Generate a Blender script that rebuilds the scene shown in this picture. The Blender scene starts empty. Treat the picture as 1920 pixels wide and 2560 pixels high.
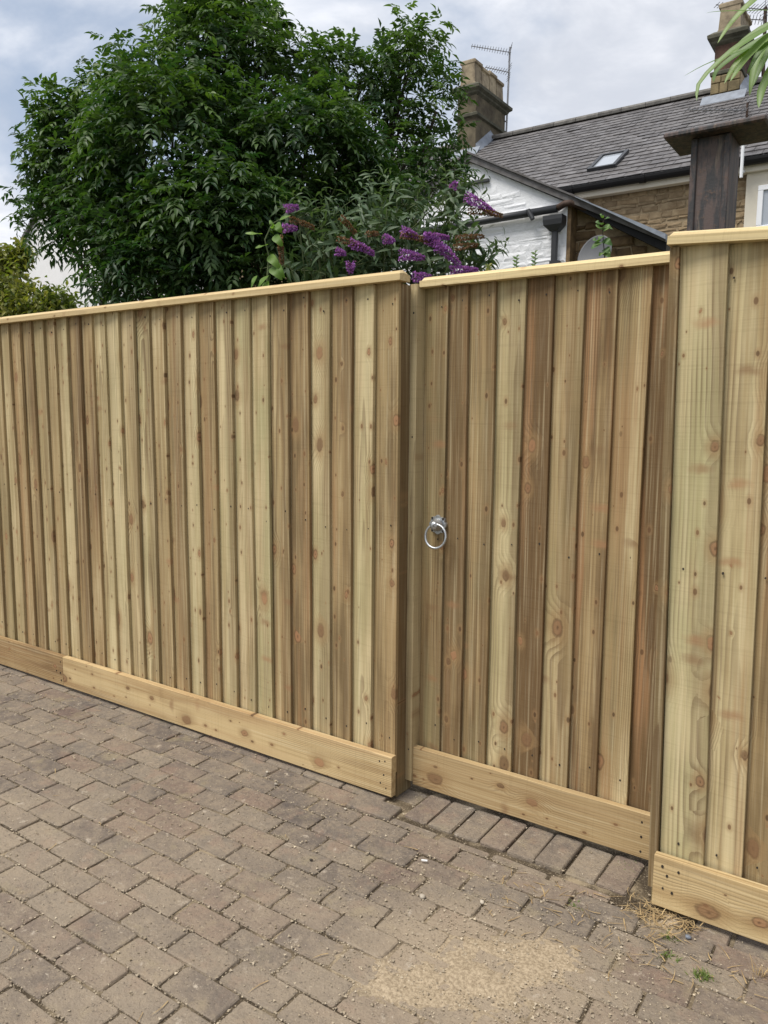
import bpy, math, random
import numpy as np
from mathutils import Matrix, Vector
random.seed(11); rng = np.random.default_rng(7)
R_ = math.radians
# ------------------------------------------------------------------ camera, sky, sun, exposure
W0, H0, FPX = 1920, 2560, 1923.0
YAW, PIT, ROL, HC = .5977, .1264, .0074, 1.4413          # X runs along the fence, Y away from the camera
_f = np.array([-math.sin(YAW)*math.cos(PIT), math.cos(YAW)*math.cos(PIT), -math.sin(PIT)])
_r = np.cross(_f, [0, 0, 1]); _r /= np.linalg.norm(_r); _u = np.cross(_r, _f)
CR, CU = math.cos(ROL)*_r+math.sin(ROL)*_u, -math.sin(ROL)*_r+math.cos(ROL)*_u
C0 = np.array([0, 0, HC])
def ray(x, y): return _f+CR*(x-W0/2)/FPX-CU*(y-H0/2)/FPX
def onY(x, y, Y): d = ray(x, y); return C0+d*(Y/d[1])
def onX(x, y, X): d = ray(x, y); return C0+d*(X/d[0])
def onZ(x, y, Z): d = ray(x, y); return C0+d*((Z-HC)/d[2])
def atd(x, y, D): return C0+ray(x, y)*D
def pj(P):
    d = np.asarray(P, float)-C0; z = d@_f
    return np.stack([W0/2+FPX*(d@CR)/z, H0/2-FPX*(d@CU)/z], -1)

S = bpy.context.scene
cam = bpy.data.cameras.new('camera'); camo = bpy.data.objects.new('camera', cam)
S.collection.objects.link(camo); S.camera = camo
cam.sensor_fit = 'VERTICAL'; cam.sensor_height = 24; cam.sensor_width = 18
cam.lens = 24*FPX/H0; cam.clip_start = .02; cam.clip_end = 3000
camo.matrix_world = Matrix([[CR[i], CU[i], -_f[i], C0[i]] for i in range(3)]+[[0, 0, 0, 1]])
SUN_EL, SUN_AZ = R_(62), R_(206)        # azimuth of the sun measured from +Y clockwise (behind and left of the camera)
world = bpy.data.worlds.new('World'); S.world = world; world.use_nodes = True
sd = Vector((math.sin(SUN_AZ)*math.cos(SUN_EL), math.cos(SUN_AZ)*math.cos(SUN_EL), math.sin(SUN_EL)))
sl = bpy.data.lights.new('sun', 'SUN'); sl.energy = 2.9; sl.angle = R_(26); sl.color = (1, .955, .88)
so = bpy.data.objects.new('sun', sl); S.collection.objects.link(so)
so.rotation_euler = sd.to_track_quat('Z', 'Y').to_euler(); so.location = (0, 0, 30)
S.view_settings.view_transform = 'Standard'; S.view_settings.look = 'None'
S.cycles.max_bounces = 6; S.cycles.diffuse_bounces = 3; S.cycles.glossy_bounces = 2; S.cycles.transmission_bounces = 4
S.view_settings.exposure = .42; S.view_settings.gamma = 1; S.view_settings.use_curve_mapping = False

# ------------------------------------------------------------------ node helpers
class NT:
    def __init__(s, tree): s.t = tree; s.n = tree.nodes; s.l = tree.links
    def new(s, kind, props=None, **ins):
        nd = s.n.new(kind)
        for k, v in (props or {}).items(): setattr(nd, k, v)
        for k, v in ins.items():
            k2 = int(k[1:]) if k[0] == '_' and k[1:].isdigit() else k.replace('_', ' ')
            s.put(nd.inputs[k2], v)
        return nd
    def put(s, sock, v):
        if isinstance(v, bpy.types.NodeSocket): s.l.new(v, sock)
        elif v is not None:
            if hasattr(sock, 'default_value'):
                try: sock.default_value = v
                except Exception: sock.default_value = tuple(v)+(1,)
    def m(s, op, a, b=None, c=None, clamp=False):
        nd = s.n.new('ShaderNodeMath'); nd.operation = op; nd.use_clamp = clamp
        for i, v in enumerate((a, b, c)):
            if v is not None: s.put(nd.inputs[i], v)
        return nd.outputs[0]
    def v(s, op, a, b=None, sc=None):
        nd = s.n.new('ShaderNodeVectorMath'); nd.operation = op
        s.put(nd.inputs[0], a)
        if b is not None: s.put(nd.inputs[1], b)
        if sc is not None: s.put(nd.inputs['Scale'], sc)
        return nd.outputs[0]
    def noise(s, vec, scale=1, det=3, rough=.55, dist=0):
        nd = s.new('ShaderNodeTexNoise', None, Vector=vec, Scale=scale, Detail=det, Roughness=rough, Distortion=dist)
        return nd.outputs[0]
    def mix(s, fac, a, b, mode='MIX'):
        nd = s.n.new('ShaderNodeMix'); nd.data_type = 'RGBA'; nd.blend_type = mode
        s.put(nd.inputs[0], fac); s.put(nd.inputs[6], a if isinstance(a, bpy.types.NodeSocket) else (*a[:3], 1)); s.put(nd.inputs[7], b if isinstance(b, bpy.types.NodeSocket) else (*b[:3], 1))
        return nd.outputs[2]
    def ss(s, x, a, b):           # smoothstep
        nd = s.n.new('ShaderNodeMapRange'); nd.interpolation_type = 'SMOOTHSTEP'
        s.put(nd.inputs[0], x); s.put(nd.inputs[1], a); s.put(nd.inputs[2], b); nd.inputs[3].default_value = 0; nd.inputs[4].default_value = 1
        return nd.outputs[0]
    def comb(s, x, y, z):
        nd = s.n.new('ShaderNodeCombineXYZ')
        for i, v in enumerate((x, y, z)): s.put(nd.inputs[i], v)
        return nd.outputs[0]
    def sep(s, v):
        nd = s.n.new('ShaderNodeSeparateXYZ'); s.put(nd.inputs[0], v); return nd.outputs
def mat(name):
    m = bpy.data.materials.new(name); m.use_nodes = True; t = NT(m.node_tree)
    b = [n for n in t.n if n.type == 'BSDF_PRINCIPLED'][0]
    return m, t, b
def out_of(t): return [n for n in t.n if n.type == 'OUTPUT_MATERIAL'][0]
def bump(t, b, h, strength=.3, dist=.01):
    bp = t.new('ShaderNodeBump', None, Strength=strength, Distance=dist, Height=h); t.l.new(bp.outputs[0], b.inputs['Normal'])

# sky: blue Nishita sky almost closed by a broken grey-white cloud sheet
t = NT(world.node_tree); t.n.clear()
sky = t.new('ShaderNodeTexSky', dict(sky_type='NISHITA', sun_disc=False, sun_elevation=SUN_EL, sun_rotation=SUN_AZ))
tc = t.new('ShaderNodeTexCoord').outputs['Generated']
sx, sy, sz = t.sep(t.v('NORMALIZE', tc))
zz = t.m('ADD', t.m('MAXIMUM', sz, 0), .22)
cp = t.comb(t.m('DIVIDE', sx, zz), t.m('DIVIDE', sy, zz), 0)
n1 = t.noise(t.v('ADD', cp, (3.3, 1.7, 0)), 1.25, 7, .55, .35)
n2 = t.noise(t.v('ADD', cp, (9.1, 4.2, 2)), 2.6, 6, .6, .25)
cover = t.ss(n1, .33, .55)
shade = t.ss(n2, .34, .66)
ccol = t.mix(shade, (6.0, 6.35, 7.1), (9.6, 9.7, 10.1))
pale = t.mix(.62, sky.outputs[0], (5.2, 6.0, 7.3))
bg = t.new('ShaderNodeBackground', None, Color=t.mix(cover, pale, ccol), Strength=.085)
t.l.new(bg.outputs[0], t.new('ShaderNodeOutputWorld').inputs[0])

# ------------------------------------------------------------------ object helpers
COL = S.collection
WL = {}
def reg(o, parent, loc):
    COL.objects.link(o); loc = Vector(loc)
    if parent is not None:
        o.parent = parent; o.location = loc-WL[parent.name]
    else: o.location = loc
    WL[o.name] = loc
    return o
def tag(o, label=None, cat=None, group=None, kind=None):
    if label: o['label'] = label
    if cat: o['category'] = cat
    if group: o['group'] = group
    if kind: o['kind'] = kind
    return o
def thing(name, loc, label, cat, group=None):
    o = bpy.data.objects.new(name, None); o.empty_display_size = .1
    return tag(reg(o, None, loc), label, cat, group)
class MB:
    def __init__(s): s.v = []; s.f = []
    def add(s, vs, fs):
        k = len(s.v); s.v += [tuple(map(float, p)) for p in vs]; s.f += [tuple(i+k for i in f) for f in fs]; return s
    def box(s, a, b):
        (x0, y0, z0), (x1, y1, z1) = a, b
        return s.add([(x0, y0, z0), (x1, y0, z0), (x1, y1, z0), (x0, y1, z0), (x0, y0, z1), (x1, y0, z1), (x1, y1, z1), (x0, y1, z1)],
                     [(0, 3, 2, 1), (4, 5, 6, 7), (0, 1, 5, 4), (1, 2, 6, 5), (2, 3, 7, 6), (3, 0, 4, 7)])
    def loft(s, rings, cap=True):      # rings: lists of equal length, counter-clockwise seen from the end
        n = len(rings[0]); vs = [p for r in rings for p in r]; fs = []
        for i in range(len(rings)-1):
            for j in range(n):
                k = (j+1) % n; fs.append((i*n+j, i*n+k, (i+1)*n+k, (i+1)*n+j))
        if cap: fs += [tuple(range(n))[::-1], tuple((len(rings)-1)*n+j for j in range(n))]
        return s.add(vs, fs)
    def tube(s, pts, rad, n=8, cap=True):
        pts = [np.array(p, float) for p in pts]; rr = rad if hasattr(rad, '__len__') else [rad]*len(pts); rings = []; prev = None
        for i, p in enumerate(pts):
            d = pts[min(i+1, len(pts)-1)]-pts[max(i-1, 0)]; d = d/(np.linalg.norm(d)+1e-9)
            a = np.array([0, 0, 1.]) if abs(d[2]) < .9 else np.array([1., 0, 0])
            if prev is not None: a = prev
            e1 = a-d*(a@d); e1 /= np.linalg.norm(e1)+1e-9; e2 = np.cross(d, e1); prev = e1
            rings.append([p+rr[i]*(math.cos(2*math.pi*k/n)*e1+math.sin(2*math.pi*k/n)*e2) for k in range(n)])
        return s.loft(rings, cap)
    def mesh(s, name='mesh', smooth=False):
        me = bpy.data.meshes.new(name); me.from_pydata(s.v, [], s.f); me.update()
        if smooth: me.polygons.foreach_set('use_smooth', [True]*len(me.polygons))
        return me
    def build(s, name, m, parent=None, loc=(0, 0, 0), rel=True, smooth=False, bevel=0):
        """vertices are world coordinates when rel, and are shifted so that the origin is loc"""
        if rel: s.v = [(x-loc[0], y-loc[1], z-loc[2]) for x, y, z in s.v]
        me = s.mesh(name, smooth); me.materials.append(m)
        o = bpy.data.objects.new(name, me); reg(o, parent, loc)
        if bevel:
            bv = o.modifiers.new('bevel', 'BEVEL'); bv.width = bevel; bv.segments = 1; bv.limit_method = 'ANGLE'
        return o
def quickmesh(name, V, F, m, smooth=False, tone=None):
    me = bpy.data.meshes.new(name); V = np.asarray(V, np.float32); F = np.asarray(F, np.int32)
    me.vertices.add(len(V)); me.vertices.foreach_set('co', V.ravel())
    k = F.shape[1]; me.loops.add(F.size); me.loops.foreach_set('vertex_index', F.ravel())
    me.polygons.add(len(F)); me.polygons.foreach_set('loop_start', np.arange(0, F.size, k, dtype=np.int32))
    try: me.polygons.foreach_set('loop_total', np.full(len(F), k, np.int32))
    except Exception: pass
    if tone is not None:
        a = me.attributes.new('tone', 'FLOAT', 'POINT'); a.data.foreach_set('value', np.asarray(tone, np.float32))
    me.update(calc_edges=True); me.validate()
    if smooth: me.polygons.foreach_set('use_smooth', [True]*len(me.polygons))
    me.materials.append(m); return me

# ------------------------------------------------------------------ materials
def timber(name, light, mid, dark, ringc=.5):
    """sawn pressure-treated softwood: local x = width, y = thickness, z = length; object colour r = tone, g = green, b = stain"""
    m, t, b = mat(name)
    oi = t.new('ShaderNodeObjectInfo'); rnd = oi.outputs['Random']; oc = t.new('ShaderNodeSeparateColor', None, Color=oi.outputs['Color']).outputs
    co = t.new('ShaderNodeTexCoord').outputs['Object']
    r2 = t.m('FRACT', t.m('MULTIPLY', rnd, 17.31)); r3 = t.m('FRACT', t.m('MULTIPLY', rnd, 41.77)); r4 = t.m('FRACT', t.m('MULTIPLY', rnd, 71.13))
    p = t.v('ADD', co, t.v('SCALE', (37., 91., 53.), None, rnd))
    x, y, z = t.sep(co); px_, py_, pz_ = t.sep(p)
    lo = t.m('SUBTRACT', t.noise(t.v('MULTIPLY', p, (5, 5, 1.1)), 1, 2), .5)
    lo2 = t.m('SUBTRACT', t.noise(t.v('MULTIPLY', p, (22, 22, 3.2)), 1, 2), .5)
    # knots
    kv = t.comb(t.m('MULTIPLY', px_, 6.4), t.m('MULTIPLY', pz_, 4.3), 0)
    kv = t.v('ADD', kv, t.v('SCALE', t.new('ShaderNodeTexNoise', None, Vector=t.v('SCALE', p, None, 9.), Scale=1., Detail=2.).outputs['Color'], None, .10))
    kv = t.v('ADD', kv, t.v('SCALE', t.new('ShaderNodeTexNoise', None, Vector=t.v('SCALE', p, None, 55.), Scale=1., Detail=2.).outputs['Color'], None, .055))
    vo = t.new('ShaderNodeTexVoronoi', dict(voronoi_dimensions='2D'), Vector=kv, Scale=1.)
    kd = vo.outputs['Distance']; kc = t.new('ShaderNodeSeparateColor', None, Color=vo.outputs['Color']).outputs
    ksz = t.m('MULTIPLY', t.m('POWER', kc[0], 2.6), .13)                    # radius of this cell's knot, many are tiny
    kn = t.m('DIVIDE', kd, t.m('ADD', ksz, .012))
    bul = t.m('MULTIPLY', t.m('SUBTRACT', 1, t.ss(kn, .2, 4.2)), t.m('MULTIPLY', ksz, .26))
    # growth rings cut by the board
    ex = t.m('ADD', t.m('ADD', x, t.m('MULTIPLY', t.m('SUBTRACT', r2, .2), .10)), t.m('MULTIPLY', lo, .045))
    ey = t.m('ADD', t.m('ADD', y, t.m('ADD', .012, t.m('MULTIPLY', r3, .07))), t.m('MULTIPLY', t.m('ADD', z, r4), t.m('MULTIPLY', t.m('SUBTRACT', r4, .5), .03)))
    rr = t.m('SQRT', t.m('ADD', t.m('MULTIPLY', ex, ex), t.m('MULTIPLY', ey, ey)))
    rr = t.m('ADD', t.m('ADD', rr, bul), t.m('MULTIPLY', lo2, .006))
    fr = t.m('FRACT', t.m('MULTIPLY', rr, t.m('ADD', 95, t.m('MULTIPLY', r4, 60))))
    late = t.m('MULTIPLY', t.ss(fr, .25, .93), t.m('SUBTRACT', 1, t.ss(fr, .93, 1.)))
    rc = t.m('MULTIPLY', late, t.m('MULTIPLY', ringc, t.ss(t.noise(t.v('MULTIPLY', p, (9, 9, 1.7)), 1, 2), .3, .75)))
    fib = t.noise(t.v('MULTIPLY', p, (260, 260, 5)), 1, 2)
    streak = t.noise(t.v('MULTIPLY', p, (34, 34, .7)), 1, 3)
    blot = t.noise(t.v('MULTIPLY', p, (7, 7, 1.5)), 1, 4, .6)
    saw = t.noise(t.v('MULTIPLY', p, (4, 4, 190)), 1, 2)
    tone = t.m('ADD', t.m('ADD', t.m('MULTIPLY', oc[0], 1.35), -.15), t.m('ADD', t.m('MULTIPLY', t.m('SUBTRACT', streak, .5), 1.5), t.m('MULTIPLY', t.m('SUBTRACT', blot, .5), 1.5)), clamp=True)
    c = t.mix(t.ss(tone, .0, .55), light, mid); c = t.mix(t.ss(tone, .5, 1.05), c, dark)
    c = t.mix(t.m('MULTIPLY', oc[1], t.ss(blot, .35, .62)), c, (.43, .395, .21))
    c = t.mix(t.m('MULTIPLY', oc[2], t.ss(t.noise(t.v('MULTIPLY', p, (16, 16, .9)), 1, 3), .48, .68)), c, (.36, .20, .095))
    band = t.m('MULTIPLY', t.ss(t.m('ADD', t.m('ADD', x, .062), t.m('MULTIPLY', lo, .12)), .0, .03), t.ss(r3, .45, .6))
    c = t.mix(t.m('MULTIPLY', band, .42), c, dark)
    fl2 = t.noise(t.v('MULTIPLY', p, (120, 120, 1.6)), 1, 2)
    c = t.mix(t.m('MULTIPLY', t.ss(fl2, .52, .72), .35), c, t.mix(1, c, (.52, .46, .38), 'MULTIPLY'))
    c = t.mix(t.m('MULTIPLY', t.ss(fl2, .48, .28), .3), c, (.68, .58, .37))
    c = t.mix(rc, c, t.mix(.7, c, (.13, .08, .04)))
    c = t.mix(t.m('MULTIPLY', t.m('SUBTRACT', fib, .5), .5), c, (.62, .53, .36))
    c = t.mix(t.m('MULTIPLY', t.ss(saw, .52, .72), .15), c, t.mix(1, c, (.55, .52, .46), 'MULTIPLY'))
    drag = t.ss(t.noise(t.v('MULTIPLY', p, (2.5, 2.5, 60)), 1, 1), .66, .72)
    c = t.mix(t.m('MULTIPLY', drag, .08), c, (.2, .15, .09))
    # knot halo, heart and bark ring
    c = t.mix(t.m('MULTIPLY', t.m('SUBTRACT', 1, t.ss(kn, .8, 3.0)), .55), c, (.31, .195, .09))
    hrt = t.m('SUBTRACT', 1, t.ss(kn, .75, 1.0))
    krg = t.m('MULTIPLY', t.ss(kn, .62, .92), t.m('SUBTRACT', 1, t.ss(kn, .95, 1.25)))
    c = t.mix(t.m('MULTIPLY', hrt, .72), c, t.mix(kc[1], (.36, .185, .095), (.13, .075, .038)))
    c = t.mix(t.m('MULTIPLY', krg, t.m('ADD', .12, t.m('MULTIPLY', kc[2], .5))), c, (.10, .055, .03))
    v2 = t.new('ShaderNodeTexVoronoi', dict(voronoi_dimensions='2D'), Vector=t.v('ADD', t.comb(t.m('MULTIPLY', px_, 4.2), t.m('MULTIPLY', pz_, 9.), 0), t.v('SCALE', t.new('ShaderNodeTexNoise', None, Vector=t.v('SCALE', p, None, 26.), Scale=1., Detail=3.).outputs['Color'], None, .22)), Scale=1.)
    k2 = t.new('ShaderNodeSeparateColor', None, Color=v2.outputs['Color']).outputs
    sm = t.m('MULTIPLY', t.m('SUBTRACT', 1, t.ss(v2.outputs['Distance'], .02, .20)), t.ss(k2[0], .80, .9))
    c = t.mix(t.m('MULTIPLY', sm, .6), c, t.mix(k2[1], (.36, .19, .095), (.17, .10, .05)))
    c = t.mix(t.m('MULTIPLY', t.m('SUBTRACT', 1, t.ss(kn, .05, .35)), t.m('MULTIPLY', kc[2], .8)), c, (.09, .05, .028))
    v3 = t.new('ShaderNodeTexVoronoi', dict(voronoi_dimensions='2D'), Vector=t.comb(t.m('MULTIPLY', px_, 17.), t.m('MULTIPLY', pz_, 10.), 0), Scale=1.)
    k3 = t.new('ShaderNodeSeparateColor', None, Color=v3.outputs['Color']).outputs
    d3 = t.m('DIVIDE', v3.outputs['Distance'], t.m('ADD', .03, t.m('MULTIPLY', k3[1], .09)))
    on3 = t.ss(k3[0], .62, .66)
    c = t.mix(t.m('MULTIPLY', t.m('MULTIPLY', t.m('SUBTRACT', 1, t.ss(d3, .9, 2.6)), on3), .4), c, (.30, .18, .085))
    c = t.mix(t.m('MULTIPLY', t.m('MULTIPLY', t.m('SUBTRACT', 1, t.ss(d3, .6, 1.05)), on3), .8), c, t.mix(k3[2], (.075, .043, .022), (.20, .105, .05)))
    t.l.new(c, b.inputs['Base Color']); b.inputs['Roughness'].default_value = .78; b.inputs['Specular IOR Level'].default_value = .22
    h = t.m('ADD', t.m('MULTIPLY', fib, .5), t.m('ADD', t.m('MULTIPLY', late, .25), t.m('ADD', t.m('MULTIPLY', saw, .5), t.m('MULTIPLY', krg, -.6))))
    bump(t, b, h, .45, .0018)
    return m
M = {}
M['board'] = timber('featheredge timber', (.575, .47, .27), (.355, .252, .124), (.150, .092, .042), 1.0)
M['cap'] = timber('new planed timber', (.67, .535, .29), (.58, .43, .22), (.40, .27, .13), .45)
M['gravel'] = timber('new sawn plank', (.575, .43, .225), (.42, .29, .14), (.22, .135, .062), 1.0)

def simple(name, col, rough=.7, metal=0, var=.25, scale=12, bmp=0, col2=None, spec=.3, isl=False, coord='Object'):
    m, t, b = mat(name)
    co = t.new('ShaderNodeTexCoord').outputs[coord]
    rnd = t.new('ShaderNodeObjectInfo').outputs['Random']
    if isl: rnd = t.m('FRACT', t.m('ADD', rnd, t.new('ShaderNodeNewGeometry').outputs['Random Per Island']))
    p = t.v('ADD', co, t.v('SCALE', (13., 29., 47.), None, rnd))
    n = t.noise(p, scale, 5, .6)
    c2 = col2 or tuple(c*(1-var) for c in col)
    c = t.mix(t.ss(n, .3, .7), c2, col)
    if isl: c = t.mix(t.m('MULTIPLY', rnd, .55), c, t.mix(1, c, (.45, .45, .47), 'MULTIPLY'))
    t.l.new(c, b.inputs['Base Color']); b.inputs['Roughness'].default_value = rough; b.inputs['Metallic'].default_value = metal
    b.inputs['Specular IOR Level'].default_value = spec
    if bmp: bump(t, b, t.noise(p, scale*4, 5, .65), bmp, .01)
    return m
# concrete block pavers: grey-brown, dusty, with pale lichen and mortar spots
m, t, b = mat('block paver'); M['paver'] = m
oi = t.new('ShaderNodeObjectInfo'); rnd = oi.outputs['Random']; geo = t.new('ShaderNodeNewGeometry')
rnd = t.m('FRACT', t.m('ADD', rnd, geo.outputs['Random Per Island']))
gp = geo.outputs['Position']; p = t.v('ADD', gp, t.v('SCALE', (3., 9., 7.), None, rnd))
r2 = t.m('FRACT', t.m('MULTIPLY', rnd, 23.7)); r3 = t.m('FRACT', t.m('MULTIPLY', rnd, 57.1))
c = t.mix(r2, (.120, .102, .095), (.29, .245, .19)); c = t.mix(t.m('MULTIPLY', t.ss(r3, .55, .95), .6), c, (.235, .158, .122))
c = t.mix(t.m('MULTIPLY', t.ss(rnd, .6, 1.), .5), c, (.135, .122, .115))
c = t.mix(t.m('MULTIPLY', t.ss(t.noise(p, 18, 6, .72), .40, .66), .7), c, (.32, .262, .195))
c = t.mix(t.m('MULTIPLY', t.ss(t.noise(p, 60, 5, .75), .42, .72), .55), c, (.095, .085, .078))
c = t.mix(t.m('MULTIPLY', t.ss(t.noise(t.v('ADD', gp, (8, 1, 0)), 9, 4, .6), .54, .68), .4), c, (.30, .20, .15))
c = t.mix(t.m('MULTIPLY', t.ss(t.noise(t.v('ADD', gp, (1, 6, 0)), 8, 4, .6), .56, .7), .45), c, (.33, .28, .17))
dust = t.noise(t.v('ADD', gp, (4, 2, 0)), 2.3, 4, .6)
px3, py3, pz3 = t.sep(gp)
dm = t.m('ADD', t.m('MULTIPLY', t.ss(dust, .40, .64), .36), t.m('MULTIPLY', t.ss(t.m('ADD', py3, t.m('MULTIPLY', dust, .5)), 2.25, 1.75), .26), clamp=True)
dc_ = t.m('SUBTRACT', 1, t.ss(t.new('ShaderNodeVectorMath', dict(operation='LENGTH'), _0=t.v('MULTIPLY', t.v('SUBTRACT', gp, (-.85, 1.66, 0)), (.8, 1.15, 0))).outputs['Value'], .12, .48))
dm = t.m('MAXIMUM', dm, t.m('MULTIPLY', dc_, .95))
c = t.mix(t.m('MULTIPLY', dm, t.m('ADD', .55, t.m('MULTIPLY', t.noise(p, 35, 4, .7), .7))), c, (.40, .325, .235))
vd = t.new('ShaderNodeTexVoronoi', None, Vector=t.v('ADD', p, t.v('SCALE', t.new('ShaderNodeTexNoise', None, Vector=p, Scale=50.).outputs['Color'], None, .02)), Scale=17.)
spot = t.m('MULTIPLY', t.ss(t.noise(p, 24, 6, .72), .57, .66), t.m('SUBTRACT', 1, t.ss(vd.outputs['Distance'], .3, .55)))
c = t.mix(t.m('MULTIPLY', spot, t.m('ADD', .25, t.m('MULTIPLY', t.noise(p, 130, 2), .9))), c, (.52, .45, .36))
sp2 = t.ss(t.noise(p, 105, 4, .75), .58, .68); c = t.mix(t.m('MULTIPLY', sp2, .62), c, (.47, .395, .29))
sp3 = t.ss(t.noise(t.v('ADD', p, (5, 5, 5)), 95, 4, .75), .57, .68); c = t.mix(t.m('MULTIPLY', sp3, .62), c, (.075, .064, .055))
c = t.mix(1, c, (.86, .85, .85), 'MULTIPLY')
t.l.new(c, b.inputs['Base Color']); b.inputs['Roughness'].default_value = .92; b.inputs['Specular IOR Level'].default_value = .15
bump(t, b, t.m('ADD', t.noise(p, 120, 5, .75), t.m('MULTIPLY', t.noise(p, 30, 3), .8)), .8, .006)
# jointing sand and earth
m, t, b = mat('sand and earth'); M['sand'] = m
gp = t.new('ShaderNodeNewGeometry').outputs['Position']
c = t.mix(t.ss(t.noise(gp, 7, 5, .6), .46, .68), (.06, .046, .031), (.30, .24, .16))
c = t.mix(t.m('MULTIPLY', t.ss(t.noise(gp, 2.1, 3), .48, .66), .6), c, (.36, .285, .19))
c = t.mix(t.m('MULTIPLY', t.ss(t.noise(gp, 150, 4, .75), .54, .68), .7), c, (.5, .41, .29))
c = t.mix(t.m('MULTIPLY', t.ss(t.noise(t.v('ADD', gp, (3, 3, 3)), 210, 3, .7), .60, .76), .6), c, (.07, .052, .035))
at = t.new('ShaderNodeAttribute', dict(attribute_name='tone'))
c = t.mix(at.outputs['Fac'], c, t.mix(t.ss(t.noise(gp, 120, 4, .75), .36, .64), (.25, .195, .13), (.43, .345, .24)))
t.l.new(c, b.inputs['Base Color']); b.inputs['Roughness'].default_value = .95; b.inputs['Specular IOR Level'].default_value = .1
bump(t, b, t.noise(gp, 300, 4, .7), .6, .003)

M['slate'] = simple('roof slate', (.185, .178, .18), .6, 0, .4, 7, .3, (.095, .086, .082), .35, True)
M['ridge'] = simple('ridge tile', (.20, .19, .175), .8, 0, .4, 10, .3, isl=True)
M['stone'] = simple('honey rubble stone', (.415, .315, .195), .9, 0, .4, 8, .9, (.27, .195, .115), .15, True)
M['shadestone'] = simple('shaded rubble stone', (.27, .185, .10), .92, 0, .4, 8, .7, (.13, .09, .055), .15, True)  # rubble stone darkened in its colour for the shade under the wing roof overhang
M['mortar'] = simple('lime mortar', (.42, .325, .205), .95, 0, .3, 20, .4)
M['whitestone'] = simple('white painted stone', (.84, .85, .87), .75, 0, .06, 5, .9, (.78, .79, .82), .25)
M['render'] = simple('sooty stone render', (.165, .14, .095), .92, 0, .5, 3.2, .5, (.075, .062, .046), .15)
M['cornice'] = simple('lichened stone cornice', (.13, .125, .095), .92, 0, .5, 6, .5, (.07, .068, .052), .15)
M['redrender'] = simple('brown brick chimney', (.13, .075, .055), .9, 0, .4, 6, .5, (.075, .05, .04), .15)
M['chstone'] = simple('yellow chimney stone', (.30, .235, .13), .9, 0, .4, 7, .5, (.17, .14, .08), .15, True)
M['pot'] = simple('buff clay pot', (.50, .41, .275), .85, 0, .5, 5, .3, (.25, .20, .14), .2, True)
M['lead'] = simple('lead flashing', (.24, .27, .32), .55, .0, .3, 8, .2, spec=.5)
M['plastic'] = simple('black plastic', (.010, .010, .011), .55, 0, .2, 8, 0, spec=.3)
M['greyplastic'] = simple('dark grey plastic', (.035, .037, .042), .45, 0, .2, 8, 0, spec=.5)
M['rustpipe'] = simple('rusty iron pipe', (.075, .045, .032), .7, 0, .5, 15, .3)
M['cream'] = simple('cream paint', (.70, .65, .54), .6, 0, .08, 4, .05)
M['upvc'] = simple('white window frame', (.80, .81, .83), .35, 0, .03, 4, 0, spec=.5)
M['whitewall'] = simple('white far render', (.78, .77, .78), .85, 0, .05, 2, .1)
M['galv'] = simple('galvanised steel', (.56, .58, .60), .38, .85, .25, 60, .15)
M['alu'] = simple('dull aluminium', (.33, .33, .34), .45, .6, .2, 20, 0)
M['dish'] = simple('grey dish', (.13, .135, .145), .5, 0, .08, 6, 0)
M['nail'] = simple('nail', (.05, .042, .035), .6, .3, .2, 30)
M['screw'] = simple('brass screw', (.30, .22, .10), .4, .8, .2, 30)
M['bark'] = simple('bark', (.095, .075, .055), .9, 0, .4, 20, .6)
M['grit'] = simple('grit', (.58, .49, .36), .9, 0, .5, 60, 0, (.24, .19, .13), .15, True)
M['straw'] = simple('dry straw', (.50, .37, .19), .85, 0, .4, 20, 0, (.27, .18, .09), .15, True)
M['pebble'] = simple('pebble', (.50, .44, .35), .85, 0, .3, 30, .2, isl=True)
M['paper'] = simple('white scrap', (.75, .75, .74), .7, 0, .05, 10)
M['stem'] = simple('green stem', (.10, .13, .05), .7, 0, .3, 20)
m, t, b = mat('window glass'); M['glass'] = m
b.inputs['Base Color'].default_value = (.36, .39, .43, 1); b.inputs['Roughness'].default_value = .06; b.inputs['Specular IOR Level'].default_value = .9
# rusted, once black painted steel
m, t, b = mat('rusty black paint'); M['rust'] = m
co = t.new('ShaderNodeTexCoord').outputs['Object']
n = t.noise(t.v('MULTIPLY', co, (30, 30, 6)), 1, 5, .65); n2 = t.noise(t.v('MULTIPLY', co, (60, 60, 60)), 1, 4, .6)
c = t.mix(t.ss(n, .42, .56), (.030, .029, .031), (.088, .062, .055)); c = t.mix(t.m('MULTIPLY', t.ss(n2, .55, .7), .7), c, (.115, .068, .045))
c = t.mix(t.m('MULTIPLY', t.ss(t.noise(t.v('MULTIPLY', co, (40, 40, 5)), 1, 3), .58, .68), .5), c, (.20, .165, .12))
t.l.new(c, b.inputs['Base Color']); b.inputs['Roughness'].default_value = .6; bump(t, b, n2, .4, .004)

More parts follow.
